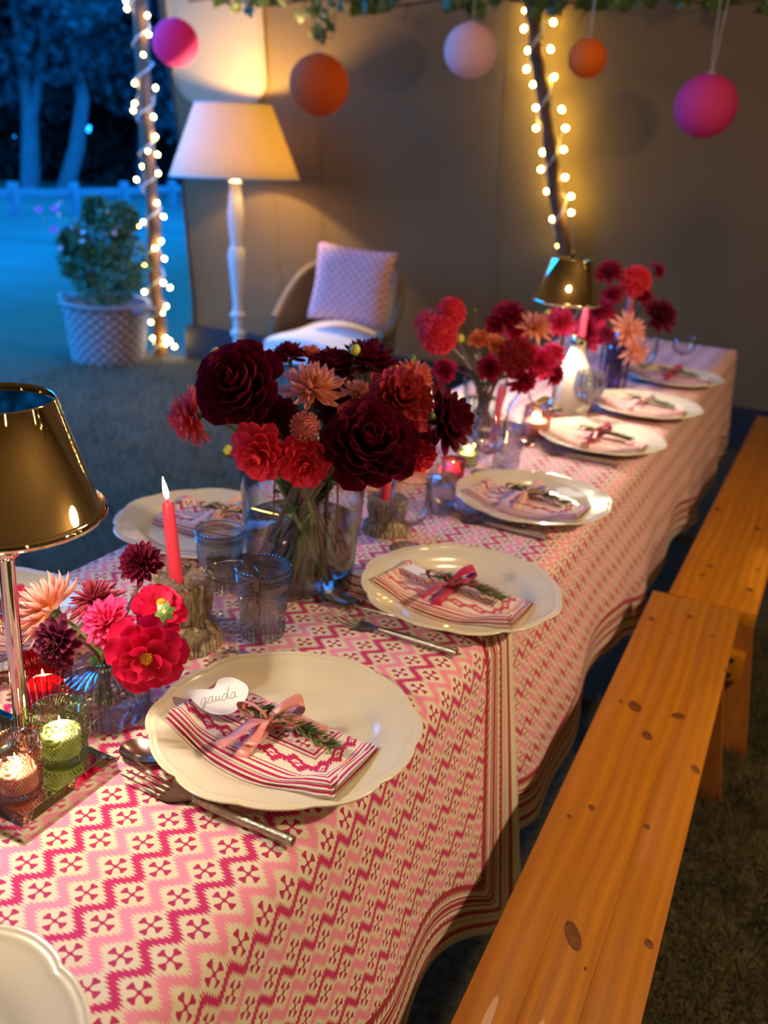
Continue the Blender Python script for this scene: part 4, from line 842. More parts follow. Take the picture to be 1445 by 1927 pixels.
# ================================================================== vases
def r_big(prof): return max(r for r, z in prof) > 0.09
def vase(loc, label, prof, mat, water, n=64, thick=0.003, base=0.006, name='glass_vase', scal=None):
    t = thing(name, label, 'vase', loc)
    inner = [(max(r-thick, 0.0005), z) for r, z in prof[::-1] if z > base] + [(prof[1][0]-thick, base), (0.0001, base)]
    MB().lathe([(0.0001, 0)] + prof + inner, n, scal=scal).build('body', M_[mat], t, 'all')
    if water:
        pw = [(r-thick-0.0006, z) for r, z in prof if base+0.0005 < z < water]; rw = next(r for r, z in prof if z >= water)-thick-0.0006
        MB().lathe([(0.0001, base+0.0008), (pw[0][0] if pw else rw, base+0.0008)] + pw + [(rw, water), (0.0001, water)], n).build('water', M_['water' if r_big(prof) else 'water_shallow'], t, 'all')
    return t
vase((-0.317, 0.444, TZ), 'big clear glass vase of dark dahlias in the middle of the table',
     [(0.070, 0), (0.080, 0.002), (0.083, 0.008), (0.084, 0.03), (0.086, 0.06), (0.088, 0.09), (0.0905, 0.105), (0.092, 0.13), (0.0945, 0.17), (0.0965, 0.198), (0.098, 0.203), (0.097, 0.205)], 'glass_thick', 0.105, base=0.012)
vase((-0.318, 0.012, TZ), 'small squat ribbed glass vase beside the lamp, with a red dahlia hanging over it',
     [(0.045, 0), (0.051, 0.002), (0.054, 0.008), (0.0545, 0.02), (0.0545, 0.036), (0.053, 0.046), (0.046, 0.056), (0.032, 0.063), (0.022, 0.066), (0.0205, 0.070), (0.0215, 0.0745), (0.0225, 0.076)], 'glass_rib', 0.036, thick=0.0025, scal=lambda a, r, z: 1 + 0.018*abs(math.sin(17*a)) if r > 0.03 else 1, n=136)
vase((-0.257, 0.85, TZ), 'ribbed clear glass jar with a coral flower, left of the pale pink bow',
     [(0.026, 0), (0.029, 0.003), (0.030, 0.03), (0.030, 0.06), (0.027, 0.075), (0.024, 0.08), (0.026, 0.09)], 'glass_rib', 0.05, thick=0.002)
vase((-0.385, 1.391, TZ), 'tall clear glass vase of mixed coral dahlias halfway along the table',
     [(0.036, 0), (0.040, 0.003), (0.042, 0.03), (0.045, 0.06), (0.049, 0.09), (0.053, 0.12), (0.055, 0.138), (0.0545, 0.14)], 'glass', 0.09)
vase((-0.245, 2.14, TZ), 'lilac cut glass vase holding the far bouquet',
     [(0.034, 0), (0.042, 0.004), (0.046, 0.04), (0.047, 0.08), (0.047, 0.12), (0.049, 0.135)], 'g_purple', 0.08)
vase((-0.30, 2.45, TZ), 'small lilac glass bud vase standing behind the far bouquet',
     [(0.030, 0), (0.040, 0.004), (0.046, 0.03), (0.047, 0.06), (0.044, 0.10), (0.046, 0.13)], 'g_purple', 0.05)
t = thing('bottle', 'white ceramic bottle with a silver collar beside the far chrome lamp', 'bottle', (-0.268, 1.76, TZ))
MB().lathe([(0.0001, 0), (0.050, 0), (0.054, 0.003), (0.0545, 0.03), (0.053, 0.07), (0.048, 0.105), (0.038, 0.130), (0.027, 0.15), (0.021, 0.168), (0.0195, 0.185), (0.021, 0.190)], 40).build('body', M_['ceramic'], t)
MB().lathe([(0.021, 0.188), (0.0235, 0.189), (0.0235, 0.197), (0.019, 0.199), (0.017, 0.206), (0.0001, 0.209)], 32).build('collar', M_['chrome_stem'], t)
t = thing('carafe', 'low round clear glass bottle left of the white bottle', 'carafe', (-0.330, 1.53, TZ))
MB().lathe([(0.0001, 0), (0.03, 0), (0.036, 0.006), (0.040, 0.03), (0.036, 0.055), (0.022, 0.075), (0.015, 0.09), (0.014, 0.11), (0.016, 0.115), (0.0145, 0.114), (0.0125, 0.09), (0.02, 0.075), (0.034, 0.055), (0.038, 0.03), (0.034, 0.007), (0.0001, 0.005)], 40).build('body', M_['glass_thick'], t, 'all')

# ================================================================== candles
def flame(parent, z, k=1.0, tilt=0.0, light=0.0):
    mb = MB().lathe([(0.0001, 0), (0.0024*k, 0.003*k), (0.0034*k, 0.008*k), (0.0030*k, 0.014*k), (0.0018*k, 0.021*k), (0.0001, 0.029*k)], 12)
    mb.v = [(x - tilt*zz, y, zz) for x, y, zz in mb.v]
    o = mb.build('flame', M_['flame'], parent, loc=(0, 0, z)); return o
def taper(loc, lean, label, h, r, mat, lit=True, group=None):
    t = thing('taper_candle', label, 'candle', loc, 0, group or 'taper candles'); t.rotation_euler = (lean[1], lean[0], 0)
    MB().lathe([(0.0001, 0), (r*1.12, 0), (r*1.08, h*0.3), (r*0.98, h*0.8), (r*0.9, h-0.004), (r*0.7, h), (r*0.35, h-0.0015), (0.0001, h-0.002)], 24).build('wax', M_[mat], t)
    MB().tube([(0, 0, h-0.003), (0.0004, 0, h+0.006)], 0.0007, 6).build('wick', M_['wick'], t)
    if lit: flame(t, h+0.003, 1.05 if loc[1] < 1 else 1.6, 0.12)
    return t
def straw_holder(loc, label, h, rt, rw, rb, group='straw candle holders'):
    t = thing('candle_holder', label, 'candle holder', loc, 0, group)
    pr = ((0, rb*1.0), (0.10, rb*1.02), (0.22, rb*0.93), (0.33, rw*1.18), (0.40, rw), (0.47, rw*1.12), (0.60, rt*0.96), (0.80, rt), (1.0, rt*1.03))
    def rad(f):
        for (a, x), (b, y) in zip(pr, pr[1:]):
            if f <= b: return x + (y-x)*smooth01((f-a)/(b-a))
        return pr[-1][1]
    for nm, mt, ph, cnt, sr in (('straw_strands', 'straw', 0.0, 44, 0.0033), ('straw_strands', 'straw_pale', 0.07, 44, 0.0028)):
        sb = MB()
        for i in range(cnt):
            a0 = 2*PI*i/cnt + ph + random.uniform(-.03, .03); top = 1.0 + random.uniform(-0.04, 0.03); w1 = random.uniform(-0.1, 0.1)
            pts = [(lambda f, a: (rad(f)*0.985*math.cos(a), rad(f)*0.985*math.sin(a), h*f))(top*q/13, a0 + w1*math.sin(q*0.5) + random.uniform(-.02, .02)) for q in range(14)]
            sb.tube(pts, [sr*random.uniform(0.75, 1.2) for q in range(14)], 5)
        so = sb.build(nm, M_[mt], t); so['kind'] = 'stuff'
    mb = MB(); prof = [(rb*0.97, 0), (rb, h*0.10), (rb*0.97, h*0.26), (rw*1.02, h*0.36), (rw, h*0.40), (rt*0.95, h*0.52), (rt, h*0.75), (rt*1.02, h*0.97), (rt*0.9, h), (0.011, h*0.97), (0.010, h*0.8), (0.0001, h*0.8)]
    mb.lathe(prof, 60, scal=lambda a, r, z: 1 + (0.035*math.sin(30*a) + 0.02*math.sin(13*a+z*90) if r > 0.02 else 0)); mb.build('bundle', M_['straw'], t)
    st = MB()
    for i in range(160):
        a = random.uniform(0, 2*PI)
        for (z0, z1, r_0, r_1) in ((h*0.46, h*1.0, rt*0.93, rt*1.01), (0.0, h*0.33, rb*0.98, rw*1.05)):
            a2 = a + random.uniform(-0.06, 0.06); st.tube([(r_0*math.cos(a), r_0*math.sin(a), z0), ((r_0+r_1)*0.535*math.cos((a+a2)/2), (r_0+r_1)*0.535*math.sin((a+a2)/2), (z0+z1)/2), (r_1*math.cos(a2), r_1*math.sin(a2), z1 + (random.uniform(-0.004, 0.003) if z1 > h*0.5 else random.uniform(-0.004, 0.003)))], random.uniform(0.0009, 0.0017), 4, cap=False)
    o = st.build('bristles', M_['straw'], t); o['kind'] = 'stuff'; return t
straw_holder((-0.345, 0.192, TZ), 'hourglass straw candle holder behind the nearest wine glass, holding the lit red candle', 0.096, 0.037, 0.025, 0.049)
taper((-0.3585, 0.196, TZ+0.076), (-0.075, 0.03), 'lit coral red taper candle beside the smoky tumblers', 0.124, 0.0083, 'candle_red')
straw_holder((-0.299, 0.706, TZ), 'straw candle holder to the right of the big vase', 0.062, 0.034, 0.027, 0.040)
taper((-0.3065, 0.708, TZ+0.050), (0.02, 0.0), 'coral red candle stub in the straw holder by the big vase', 0.10, 0.0085, 'candle_red', False)
def stick(loc, label, h, mat='glass_thick'):
    t = thing('candlestick', label, 'candlestick', loc, 0, 'glass candlesticks')
    MB().lathe([(0.0001, 0), (0.024, 0), (0.025, 0.004), (0.014, 0.009), (0.009, h*0.5), (0.012, h*0.75), (0.0125, h), (0.0095, h), (0.009, h*0.7), (0.0001, h*0.7)], 28).build('body', M_[mat], t); return t
stick((-0.3173, 1.30, TZ), 'rosy glass candlestick under the pink candle, by the tall vase', 0.03, 'g_pink')
taper((-0.3173, 1.30, TZ+0.0215), (0.03, 0.0), 'unlit pink taper candle in front of the tall vase', 0.13, 0.0082, 'candle_pink', False)
stick((-0.31, 1.95, TZ), 'glass candlestick behind the white bottle', 0.05)
taper((-0.31, 1.95, TZ+0.036), (0.0, 0.0), 'red taper candle rising behind the far lamp shade', 0.235, 0.009, 'candle_red')
stick((-0.282, 2.394, TZ), 'glass candlestick hidden in the far bouquet', 0.06)
taper((-0.282, 2.394, TZ+0.043), (0.0, 0.0), 'lit pink taper candle at the far bouquet, before the canvas', 0.20, 0.010, 'candle_pink')
def votive(loc, label, r, h, mat, rimk=1.0, scal=None, n=48, wax_h=0.42, rings=True, lit=True, P=0.22, col=(1, 0.6, 0.25)):
    t = thing('votive_glass', label, 'votive', loc, random.uniform(0, 3), 'coloured glass votives')
    ro = r*rimk
    MB().lathe([(0.0001, 0.001), (r*0.92, 0), (r, 0.003), (r+(ro-r)*0.5, h*0.5), (ro, h*0.93), (ro*1.03, h*0.97), (ro*1.02, h), (ro*0.96, h), (ro*0.93, h*0.93), (r*0.92, h*0.5), (r*0.9, 0.006), (0.0001, 0.005)], n, scal=scal).build('body', M_[mat], t, 'all')
    if rings:
        mb = MB()
        for q in range(4):
            a0 = q*PI/2
            for rad in (0.30, 0.22, 0.10):
                mb.tube([((r+(ro-r)*0.45)*1.005*math.cos(a0+rad*1.05*math.cos(b)), (r+(ro-r)*0.45)*1.005*math.sin(a0+rad*1.05*math.cos(b)), h*0.46 + rad*1.1*r*math.sin(b)) for b in np.linspace(0, 2*PI, 20)], 0.0007, 4, cap=False)
        for z in (0.80, 0.85, 0.90, 0.10, 0.15):
            for i in range(34):
                a = 2*PI*(i + (z*100 % 2)*0.25)/34; rr = r+(ro-r)*z; mb.sphere((rr*math.cos(a), rr*math.sin(a), h*z), 0.0013, 3)
        mb.build('pressed_relief', M_[mat], t)
    c = thing('tealight', label.replace('votive', 'votive').split(',')[0] + ': tealight burning inside it', 'candle', (loc[0], loc[1], loc[2]+0.0065), 0, 'tealights in the votives')
    wr = r*0.80; wh = h*wax_h
    MB().lathe([(0.0001, 0), (wr, 0), (wr, wh*0.95), (wr*0.93, wh), (wr*0.6, wh*0.96), (0.0001, wh*0.95)], 28).build('wax', M_['wax'], c)
    MB().tube([(0, 0, wh*0.93), (0.0003, 0, wh+0.004)], 0.0006, 5).build('wick', M_['wick'], c)
    flame(c, wh+0.002, 0.55, 0.05)
    lamp('tealight_glow', 'POINT', (0, 0, wh+0.012), P, col, 0.006, parent=c)
    return t
# mirror tray on the near end, votives, lamp
def tray(loc, sx, sy, label):
    t = thing('mirror_tray', label, 'tray', loc, 0, 'mirror trays'); h = 0.018; b = 0.012
    v = [(-sx/2, -sy/2, 0), (sx/2, -sy/2, 0), (sx/2, sy/2, 0), (-sx/2, sy/2, 0)]; k = [(x*(1-0.004/sx), y*(1-0.004/sy), h-0.001) for x, y, z in v]; u = [(x-math.copysign(b, x), y-math.copysign(b, y), h+0.0012) for x, y, z in v]
    MB().add(v, [(3, 2, 1, 0)]).add(v+k, [(i, (i+1) % 4, 4+(i+1) % 4, 4+i) for i in range(4)]).build('side', M_['mirror'], t, False)
    MB().add(k+u, [(i, (i+1) % 4, 4+(i+1) % 4, 4+i) for i in range(4)]).build('bevel', M_['mirror'], t, False)
    MB().add(u, [(0, 1, 2, 3)]).build('top', M_['mirror'], t, False)
    mb = MB()
    for ring in (v, k, u):
        for i in range(4): mb.tube([Vector(ring[i])+Vector((0, 0, 0.0003)), Vector(ring[(i+1) % 4])+Vector((0, 0, 0.0003))], 0.00045, 4)
    mb.build('joint_line', M_['mirror_edge'], t); return t
tray((-0.363, -0.1285, TZ), 0.268, 0.131, 'mirror tray under the near lamp and votives')
TT = TZ + 0.0196
votive((-0.276, -0.156, TT), 'pink pressed glass votive, nearest on the mirror tray', 0.0245, 0.057, 'g_pink', 1.0, P=0.16, wax_h=0.34)
votive((-0.281, -0.092, TT), 'green pressed glass votive on the mirror tray behind the pink one', 0.026, 0.058, 'g_green', 1.08, P=0.2, col=(1, 0.8, 0.4))
votive((-0.3895, -0.012, TZ), 'red ribbed glass votive behind the near lamp stem', 0.026, 0.058, 'g_red', 1.28, scal=lambda a, r, z: 1 + (0.05*abs(math.sin(13*a)) if r > 0.022 else 0), n=104, rings=False, P=0.08, wax_h=0.4)
votive((-0.405, -0.105, TT), 'green glass votive cut off by the left edge of the picture', 0.025, 0.058, 'g_green', 1.08, P=0.08)
votive((-0.304, 1.02, TZ), 'red glass votive glowing left of the third wine glass', 0.024, 0.052, 'g_red', 1.05, P=0.25, col=(1, 0.55, 0.3), rings=False)
votive((-0.322, 1.15, TZ), 'green glass votive glowing behind the red one', 0.024, 0.05, 'g_green', 1.05, P=0.25, rings=False)
votive((-0.272, 1.475, TZ), 'round pink hobnail votive glowing between pink candle and plate', 0.037, 0.075, 'g_pink', 0.85, P=0.45, rings=False, scal=lambda a, r, z: 1 + (0.03*math.sin(14*a)*math.sin(z*420) if r > 0.02 else 0))
t = thing('dish', 'peach coloured glass dish in front of the far lamp', 'dish', (-0.285, 1.585, TZ)); MB().lathe([(0.0001, 0), (0.016, 0), (0.026, 0.006), (0.034, 0.014), (0.032, 0.0145), (0.024, 0.008), (0.0001, 0.004)], 32).build('body', plain('peach_glass', (0.85, 0.30, 0.16), 0.15, coat=0.5), t)
tray((-0.285, 1.735, TZ), 0.16, 0.17, 'mirror tray under the far lamp and white bottle')

def table_lamp(loc, label, h, rb, rt, sh, P, rot=0):
    t = thing('table_lamp', label, 'lamp', loc, rot, 'chrome table lamps')
    MB().lathe([(0.0001, 0), (0.030, 0), (0.031, 0.004), (0.024, 0.008), (0.012, 0.012), (0.0085, 0.018), (0.0080, 0.03)], 32).build('base', M_['chrome_stem'], t)
    z1 = h-sh
    MB().lathe([(0.0078, 0.02), (0.0078, z1-0.055), (0.0082, z1-0.05), (0.0125, z1-0.046), (0.0135, z1-0.040), (0.0125, z1-0.034), (0.009, z1-0.030), (0.0095, z1-0.01), (0.012, z1-0.002), (0.012, z1+0.02), (0.0001, z1+0.025)], 28).build('stem', M_['chrome_stem'], t)
    MB().lathe([(rt-0.0016, h-0.004), (0.0001, h-0.004)], 48).build('shade_cap', M_['chrome'], t, 'all')
    s = MB().lathe([(rb*1.05, z1-0.004), (rb*1.085, z1-0.001), (rb*1.085, z1+0.002), (rb*1.05, z1+0.005), (rb, z1+0.004), (rt, h-0.001), (rt-0.0006, h), (rt-0.0014, h-0.001)], 72).build('lamp_shade', M_['chrome'], t, 'all')
    MB().lathe([(rb*1.05, z1-0.0045), (rb-0.0025, z1+0.003), (rt-0.0016, h-0.006), (0.0001, h-0.006)], 72).build('shade_lining', M_['shade_in'], s, 'all')
    MB().lathe([(0.0001, h+0.012), (0.006, h+0.011), (0.005, h+0.002), (0.0035, h-0.004), (0.0035, h-0.02), (0.0001, h-0.02)], 16).build('finial', M_['bolt'], t)
    mb = MB()
    for k in range(3): mb.tube([(0, 0, h-0.012), (rt*0.97*math.cos(k*2.1), rt*0.97*math.sin(k*2.1), h-0.008)], 0.0012, 6)
    mb.build('spider', M_['chrome_stem'], t)
    MB().sphere((0, 0, z1+0.045), 0.017, 8).build('light_bulb', M_['lampbulb'], t)
    lamp('table_lamp_light', 'POINT', (0, 0, z1+0.012), P, (1.0, 0.86, 0.64), 0.02, parent=t); return t
M_['lampbulb'] = emit('lamp_bulb', (1, 0.82, 0.55), 3.0)
table_lamp((-0.319, -0.108, TT), 'near table lamp with a polished chrome shade, cut by the left edge', 0.387, 0.0905, 0.057, 0.112, 12.5)
table_lamp((-0.300, 1.70, TT), 'far table lamp with a polished chrome shade, above the white bottle', 0.392, 0.082, 0.054, 0.108, 26)

# ================================================================== dahlias
def petal_mesh(name, mat, W, pt, cup, bend, nt=8, ns=5, base_w=0.25, tipcurl=0.0):
    mb = MB(); vs = []; uv = []
    for i in range(nt):
        t = i/(nt-1)
        if pt: prof = (t**0.75*(1-t)**pt)/((0.75/(0.75+pt))**0.75*(pt/(0.75+pt))**pt)
        else: prof = math.sqrt(max(0, 1-((t-0.58)/0.58)**2)) if t < 0.58 else math.sqrt(max(0, 1-((t-0.58)/0.42)**2))
        prof = max(prof, base_w*(1-t)**2, 0.03)
        for j in range(ns):
            s = -1 + 2*j/(ns-1); x = s*W*prof; r = cup*W*prof*s*s
            vs.append((x*(1-0.25*cup*abs(s)), t - tipcurl*t**4*0.3, r + bend*t*t + tipcurl*t**5)); uv.append((0.5+0.5*s, t))
    mb.add(vs, [(i*ns+j, i*ns+j+1, (i+1)*ns+j+1, (i+1)*ns+j) for i in range(nt-1) for j in range(ns-1)], 0, uv)
    return mb.mesh(name, mat, 'all')
def small(nt): return dict(nt=nt, ns=3)
pm = {k: petal_mat('petal_'+k, *v) for k, v in dict(
    maroon=((0.016, 0.0002, 0.002), (0.14, 0.0015, 0.022), (0.30, 0.005, 0.048)), plum=((0.030, 0.002, 0.010), (0.13, 0.010, 0.040), (0.30, 0.04, 0.11)),
    coral=((0.60, 0.012, 0.025), (0.88, 0.038, 0.095), (0.92, 0.13, 0.19)), coral_dark=((0.24, 0.008, 0.014), (0.50, 0.035, 0.05), (0.60, 0.09, 0.09)),
    coral_pink=((0.62, 0.02, 0.05), (0.85, 0.10, 0.16), (0.88, 0.26, 0.30)), salmon=((0.75, 0.12, 0.05), (0.82, 0.22, 0.17), (0.86, 0.34, 0.27)),
    peach=((0.86, 0.38, 0.06), (0.87, 0.35, 0.31), (0.92, 0.54, 0.48)), pinkball=((0.60, 0.10, 0.12), (0.82, 0.33, 0.34), (0.88, 0.55, 0.53)),
    magenta=((0.40, 0.004, 0.06), (0.60, 0.01, 0.13), (0.7, 0.05, 0.2)), redcactus=((0.20, 0.008, 0.02), (0.40, 0.03, 0.07), (0.62, 0.16, 0.20)),
    pink=((0.82, 0.02, 0.10), (0.86, 0.045, 0.22), (0.88, 0.24, 0.52)), hotred=((0.55, 0.001, 0.035), (0.70, 0.002, 0.062), (0.76, 0.015, 0.13)),
    crimson=((0.20, 0.002, 0.015), (0.38, 0.006, 0.045), (0.45, 0.02, 0.08)), redball=((0.16, 0.002, 0.008), (0.42, 0.008, 0.022), (0.5, 0.03, 0.05)),
    orange=((0.70, 0.12, 0.04), (0.82, 0.28, 0.14), (0.86, 0.42, 0.26)), hotpink=((0.7, 0.01, 0.09), (0.85, 0.035, 0.18), (0.88, 0.14, 0.3))).items()}
# kind: material, n petals as parts, n in the dense centre, W, point, cup, bend, elevation inner/outer, tipcurl, eye
KIND = dict(
    maroon_big=('maroon', 40, 16, 0.40, 0.34, 0.55, 0.10, 78, -14, 0.20, 0), maroon_mid=('maroon', 46, 20, 0.24, 0.55, 0.5, 0.05, 80, -10, 0.10, 0),
    maroon_round=('maroon', 50, 34, 0.17, 0.5, 0.7, 0.05, 82, -8, 0.1, 1), plum=('plum', 44, 14, 0.26, 0.36, 0.6, 0.02, 70, -20, 0.12, 2),
    coral=('coral', 36, 14, 0.32, 0.5, 0.5, 0.0, 74, -24, 0.18, 0), coral_dark=('coral_dark', 54, 22, 0.26, 0.6, 0.5, 0.05, 80, -14, 0.12, 0),
    coral_pink=('coral_pink', 52, 18, 0.21, 0.6, 0.5, 0.0, 78, -22, 0.08, 0), salmon=('salmon', 44, 18, 0.2, 0.6, 0.5, 0.0, 80, -16, 0.1, 0),
    peach_cactus=('peach', 50, 16, 0.13, 0.75, 0.95, 0.06, 78, -14, 0.22, 0), magenta=('magenta', 40, 16, 0.24, 0.6, 0.5, 0.0, 78, -16, 0.1, 0),
    red_cactus=('redcactus', 50, 16, 0.13, 0.8, 0.9, 0.0, 80, -22, 0.08, 0), pink=('pink', 50, 20, 0.19, 0.6, 0.6, 0.0, 78, -20, 0.1, 0),
    hot_red=('hotred', 24, 0, 0.38, 0.36, 0.22, 0.0, 34, -24, 0.12, 2), pink_ball=('pinkball', 0, 150, 0.42, 0.2, 1.1, 0.3, 88, -85, 0.5, 0))
FAR = dict(coral_ball=('coral', 110, 0.5, 0.35, 0.8), coral_pink_far=('coral_pink', 60, 0.2, 0.5, 0.6), orange_far=('orange', 46, 0.24, 0.5, 0.4), crimson_far=('crimson', 46, 0.25, 0.5, 0.5),
           peach_far=('peach', 54, 0.14, 0.75, 0.9), red_ball=('redball', 120, 0.5, 0.3, 0.9), pink_far=('pink', 70, 0.18, 0.5, 0.7), hotpink_far=('hotpink', 64, 0.18, 0.5, 0.6), black_far=('maroon', 46, 0.25, 0.4, 0.5))
PM = {}
def petal_frames(n, e0, e1, R, ball, rnd, tower=0.26):
    for i in range(n):
        f = (i+0.5)/n; az = i*2.39996 + rnd.uniform(-0.12, 0.12); el = math.radians(e0 + (e1-e0)*f**0.85 + rnd.uniform(-6, 6))
        if ball: ln = R*(0.30 + 0.06*f); r_b = R*0.76; o = Vector((math.cos(el)*math.cos(az), math.cos(el)*math.sin(az), math.sin(el)))*r_b
        else: ln = R*(0.40 + 0.60*f**0.6)*rnd.uniform(0.93, 1.05); o = Vector((R*0.10*f*math.cos(az), R*0.10*f*math.sin(az), R*tower*(1-f)))
        if ball: el -= 0.55
        d = Vector((math.cos(el)*math.cos(az), math.cos(el)*math.sin(az), math.sin(el))); nz = Vector((-math.sin(el)*math.cos(az), -math.sin(el)*math.sin(az), math.cos(el)))
        x = d.cross(nz)
        m = Matrix((x, d, nz)).transposed().to_4x4()
        m = Matrix.Translation(o) @ m @ Matrix.Rotation(rnd.uniform(-0.15, 0.15), 4, 'Y') @ Matrix.Scale(ln, 4)
        yield m
def join(mats_m, me):
    co = np.zeros(len(me.vertices)*3, np.float32); me.vertices.foreach_get('co', co); co = co.reshape(-1, 3)
    fs = [tuple(p.vertices) for p in me.polygons]; uvl = me.uv_layers[0].data; vu = {}
    for p in me.polygons:
        for li, vi in zip(p.loop_indices, p.vertices): vu[vi] = tuple(uvl[li].uv)
    mb = MB(); ul = [vu[i] for i in range(len(co))]
    for m in mats_m:
        A = np.array(m); mb.add((co @ A[:3, :3].T + A[:3, 3]).tolist(), fs, 0, ul)
    return mb
VASES = dict(b1=((-0.317, 0.444), 0.076, TZ+0.205, TZ+0.02), b0=((-0.318, 0.012), 0.014, TZ+0.076, TZ+0.012), b2=((-0.385, 1.391), 0.038, TZ+0.14, TZ+0.02), b3=((-0.245, 2.14), 0.034, TZ+0.135, TZ+0.02), b4=((-0.257, 0.85), 0.018, TZ+0.09, TZ+0.02))
GROUP = dict(b1='dahlias in the big vase', b0='dahlias in the small ribbed vase', b2='dahlias in the tall vase', b3='dahlias in the far bouquet')
def stem_pts(key, P, back, rnd):
    (vx, vy), rr, zr, zb = VASES[key]
    a = math.atan2(P.y-vy, P.x-vx); dist = min(1.0, math.hypot(P.x-vx, P.y-vy)/0.10); a += rnd.uniform(-0.7, 0.7); dist *= rnd.uniform(0.55, 1.0)
    rim = Vector((vx + rr*0.88*dist*math.cos(a), vy + rr*0.88*dist*math.sin(a), zr+0.002)); a2 = a + PI*rnd.uniform(0.25, 1.75); q = rr*0.92*rnd.uniform(0.5, 1)
    bot = Vector((vx + q*math.cos(a2), vy + q*math.sin(a2), zb + rnd.uniform(0, 0.012)))
    b = P + back; pts = []
    for k in range(7): t = k/6; c = b + back.normalized()*0.03; c.z = max(c.z, zr*0.5+b.z*0.5); pts.append((1-t)**2*b + 2*(1-t)*t*c + t*t*rim)
    for k in range(1, 5): pts.append(rim.lerp(bot, k/4))
    return pts
def core(mb, R):
    b = len(mb.v); mb.sphere((0, 0, 0), R*0.84, 10)
    for i in range(b, len(mb.v)): mb.uv[i] = (0.5, 0.15)
    return mb
def flower(key, P, R, face, kind, label):
    if key in ('b2', 'b3'): R *= 1.32 if 'peach' in kind else 1.24
    if key == 'b0' and kind == 'peach_cactus': R *= 1.2
    rnd = random.Random(hash((round(P[0]*1e3), round(P[1]*1e3))) & 0xffff)
    P = Vector(P); z = Vector(face).normalized(); x = z.orthogonal().normalized(); y = z.cross(x)
    t = thing('dahlia', label, 'dahlia', P, 0, GROUP[key]); t.matrix_world = Matrix.Translation(P) @ Matrix((x, y, z)).transposed().to_4x4(); inv = t.matrix_world.inverted()
    if kind in KIND:
        mn, n, nc, W_, pt, cup, bend, e0, e1, tc_, eye = KIND[kind]
        if kind not in PM: PM[kind] = petal_mesh('petal', pm[mn], W_, pt, cup, bend, tipcurl=tc_); PM[kind+'s'] = petal_mesh('petal_small', pm[mn], W_, pt, cup*1.2, 0.25, 5, 3, tipcurl=tc_)
        ball = kind == 'pink_ball'
        fr = list(petal_frames(n+nc, e0, e1, R, ball, rnd, 0.05 if kind == 'hot_red' else 0.26))
        if nc:
            jb = join(fr[:nc], PM[kind+'s']); jb = core(jb, R) if ball else jb
            jb.build('bloom' if ball else 'flower_center', pm[mn], t, 'all')
        for m in fr[nc:]:
            o = bpy.data.objects.new('petal', PM[kind]); COL.objects.link(o); o.parent = t; o.matrix_local = m
        if eye:
            mb = MB(); er = R*(0.15 if eye == 2 else 0.08); ez = R*(0.16 if kind == 'hot_red' else 0.32)
            for i in range(60 if eye == 2 else 20):
                a = i*2.4; r = er*math.sqrt(i/60); mb.tube([(r*0.6*math.cos(a), r*0.6*math.sin(a), ez*0.4), (r*math.cos(a), r*math.sin(a), ez + R*0.10*(1-i/60) + rnd.uniform(0, 0.002))], [0.0007, 0.0011], 4)
            mb.build('stamens', M_['eye'], t)
    else:
        mn, n, W_, pt, cup = FAR[kind]
        if kind not in PM: PM[kind] = petal_mesh('petal', pm[mn], W_, pt, cup, 0.05, 5, 3, tipcurl=0.1)
        ball = kind.endswith('ball')
        fr = list(petal_frames(n, 85, -45 if ball else -15, R*(1.0 if ball else 1.0), ball, rnd)); jb = join(fr, PM[kind]); jb = core(jb, R) if ball else jb; jb.build('bloom', pm[mn], t, 'all')
    mb = MB()
    for i in range(7):
        a = 2*PI*i/7; mb.grid(lambda u, v, a=a: (R*0.28*u*math.cos(a) - R*0.09*(2*v-1)*math.sin(a)*math.sin(PI*min(u+.15, 1)), R*0.28*u*math.sin(a) + R*0.09*(2*v-1)*math.cos(a)*math.sin(PI*min(u+.15, 1)), -R*0.13 + R*0.08*u), 4, 3)
    mb.sphere((0, 0, -R*0.12), R*0.12, 6); mb.build('calyx', M_['sepal'], t)
    sp = stem_pts(key, P, -z*R*0.2, rnd); MB().tube([inv @ p for p in sp], 0.0022 if key in ('b0', 'b2') else 0.0030, 6).build('stem', M_['stem_brown'] if rnd.random() < 0.4 else M_['stem'], t)
    return t
for f in FLOWERS: flower(*f)
BUDLAB = ['green bud on the tallest stem above the big bouquet', 'small dark green bud at the right top of the big bouquet', 'yellow bud low at the left of the big bouquet', 'fuzzy green bud above the left maroon dahlia', 'green bud just over the big lower maroon dahlia', 'olive bud right of the big lower maroon dahlia', 'green bud between the dusky red and the far right dark dahlia',
          'pale green bud hanging on the hot red dahlia of the small vase', 'yellow button bud at the left of the tall vase', 'lime bud beneath the far lamp shade', 'tiny dark bud on a thin stem above the tall vase', 'tiny dark bud among the orange flowers of the tall vase']
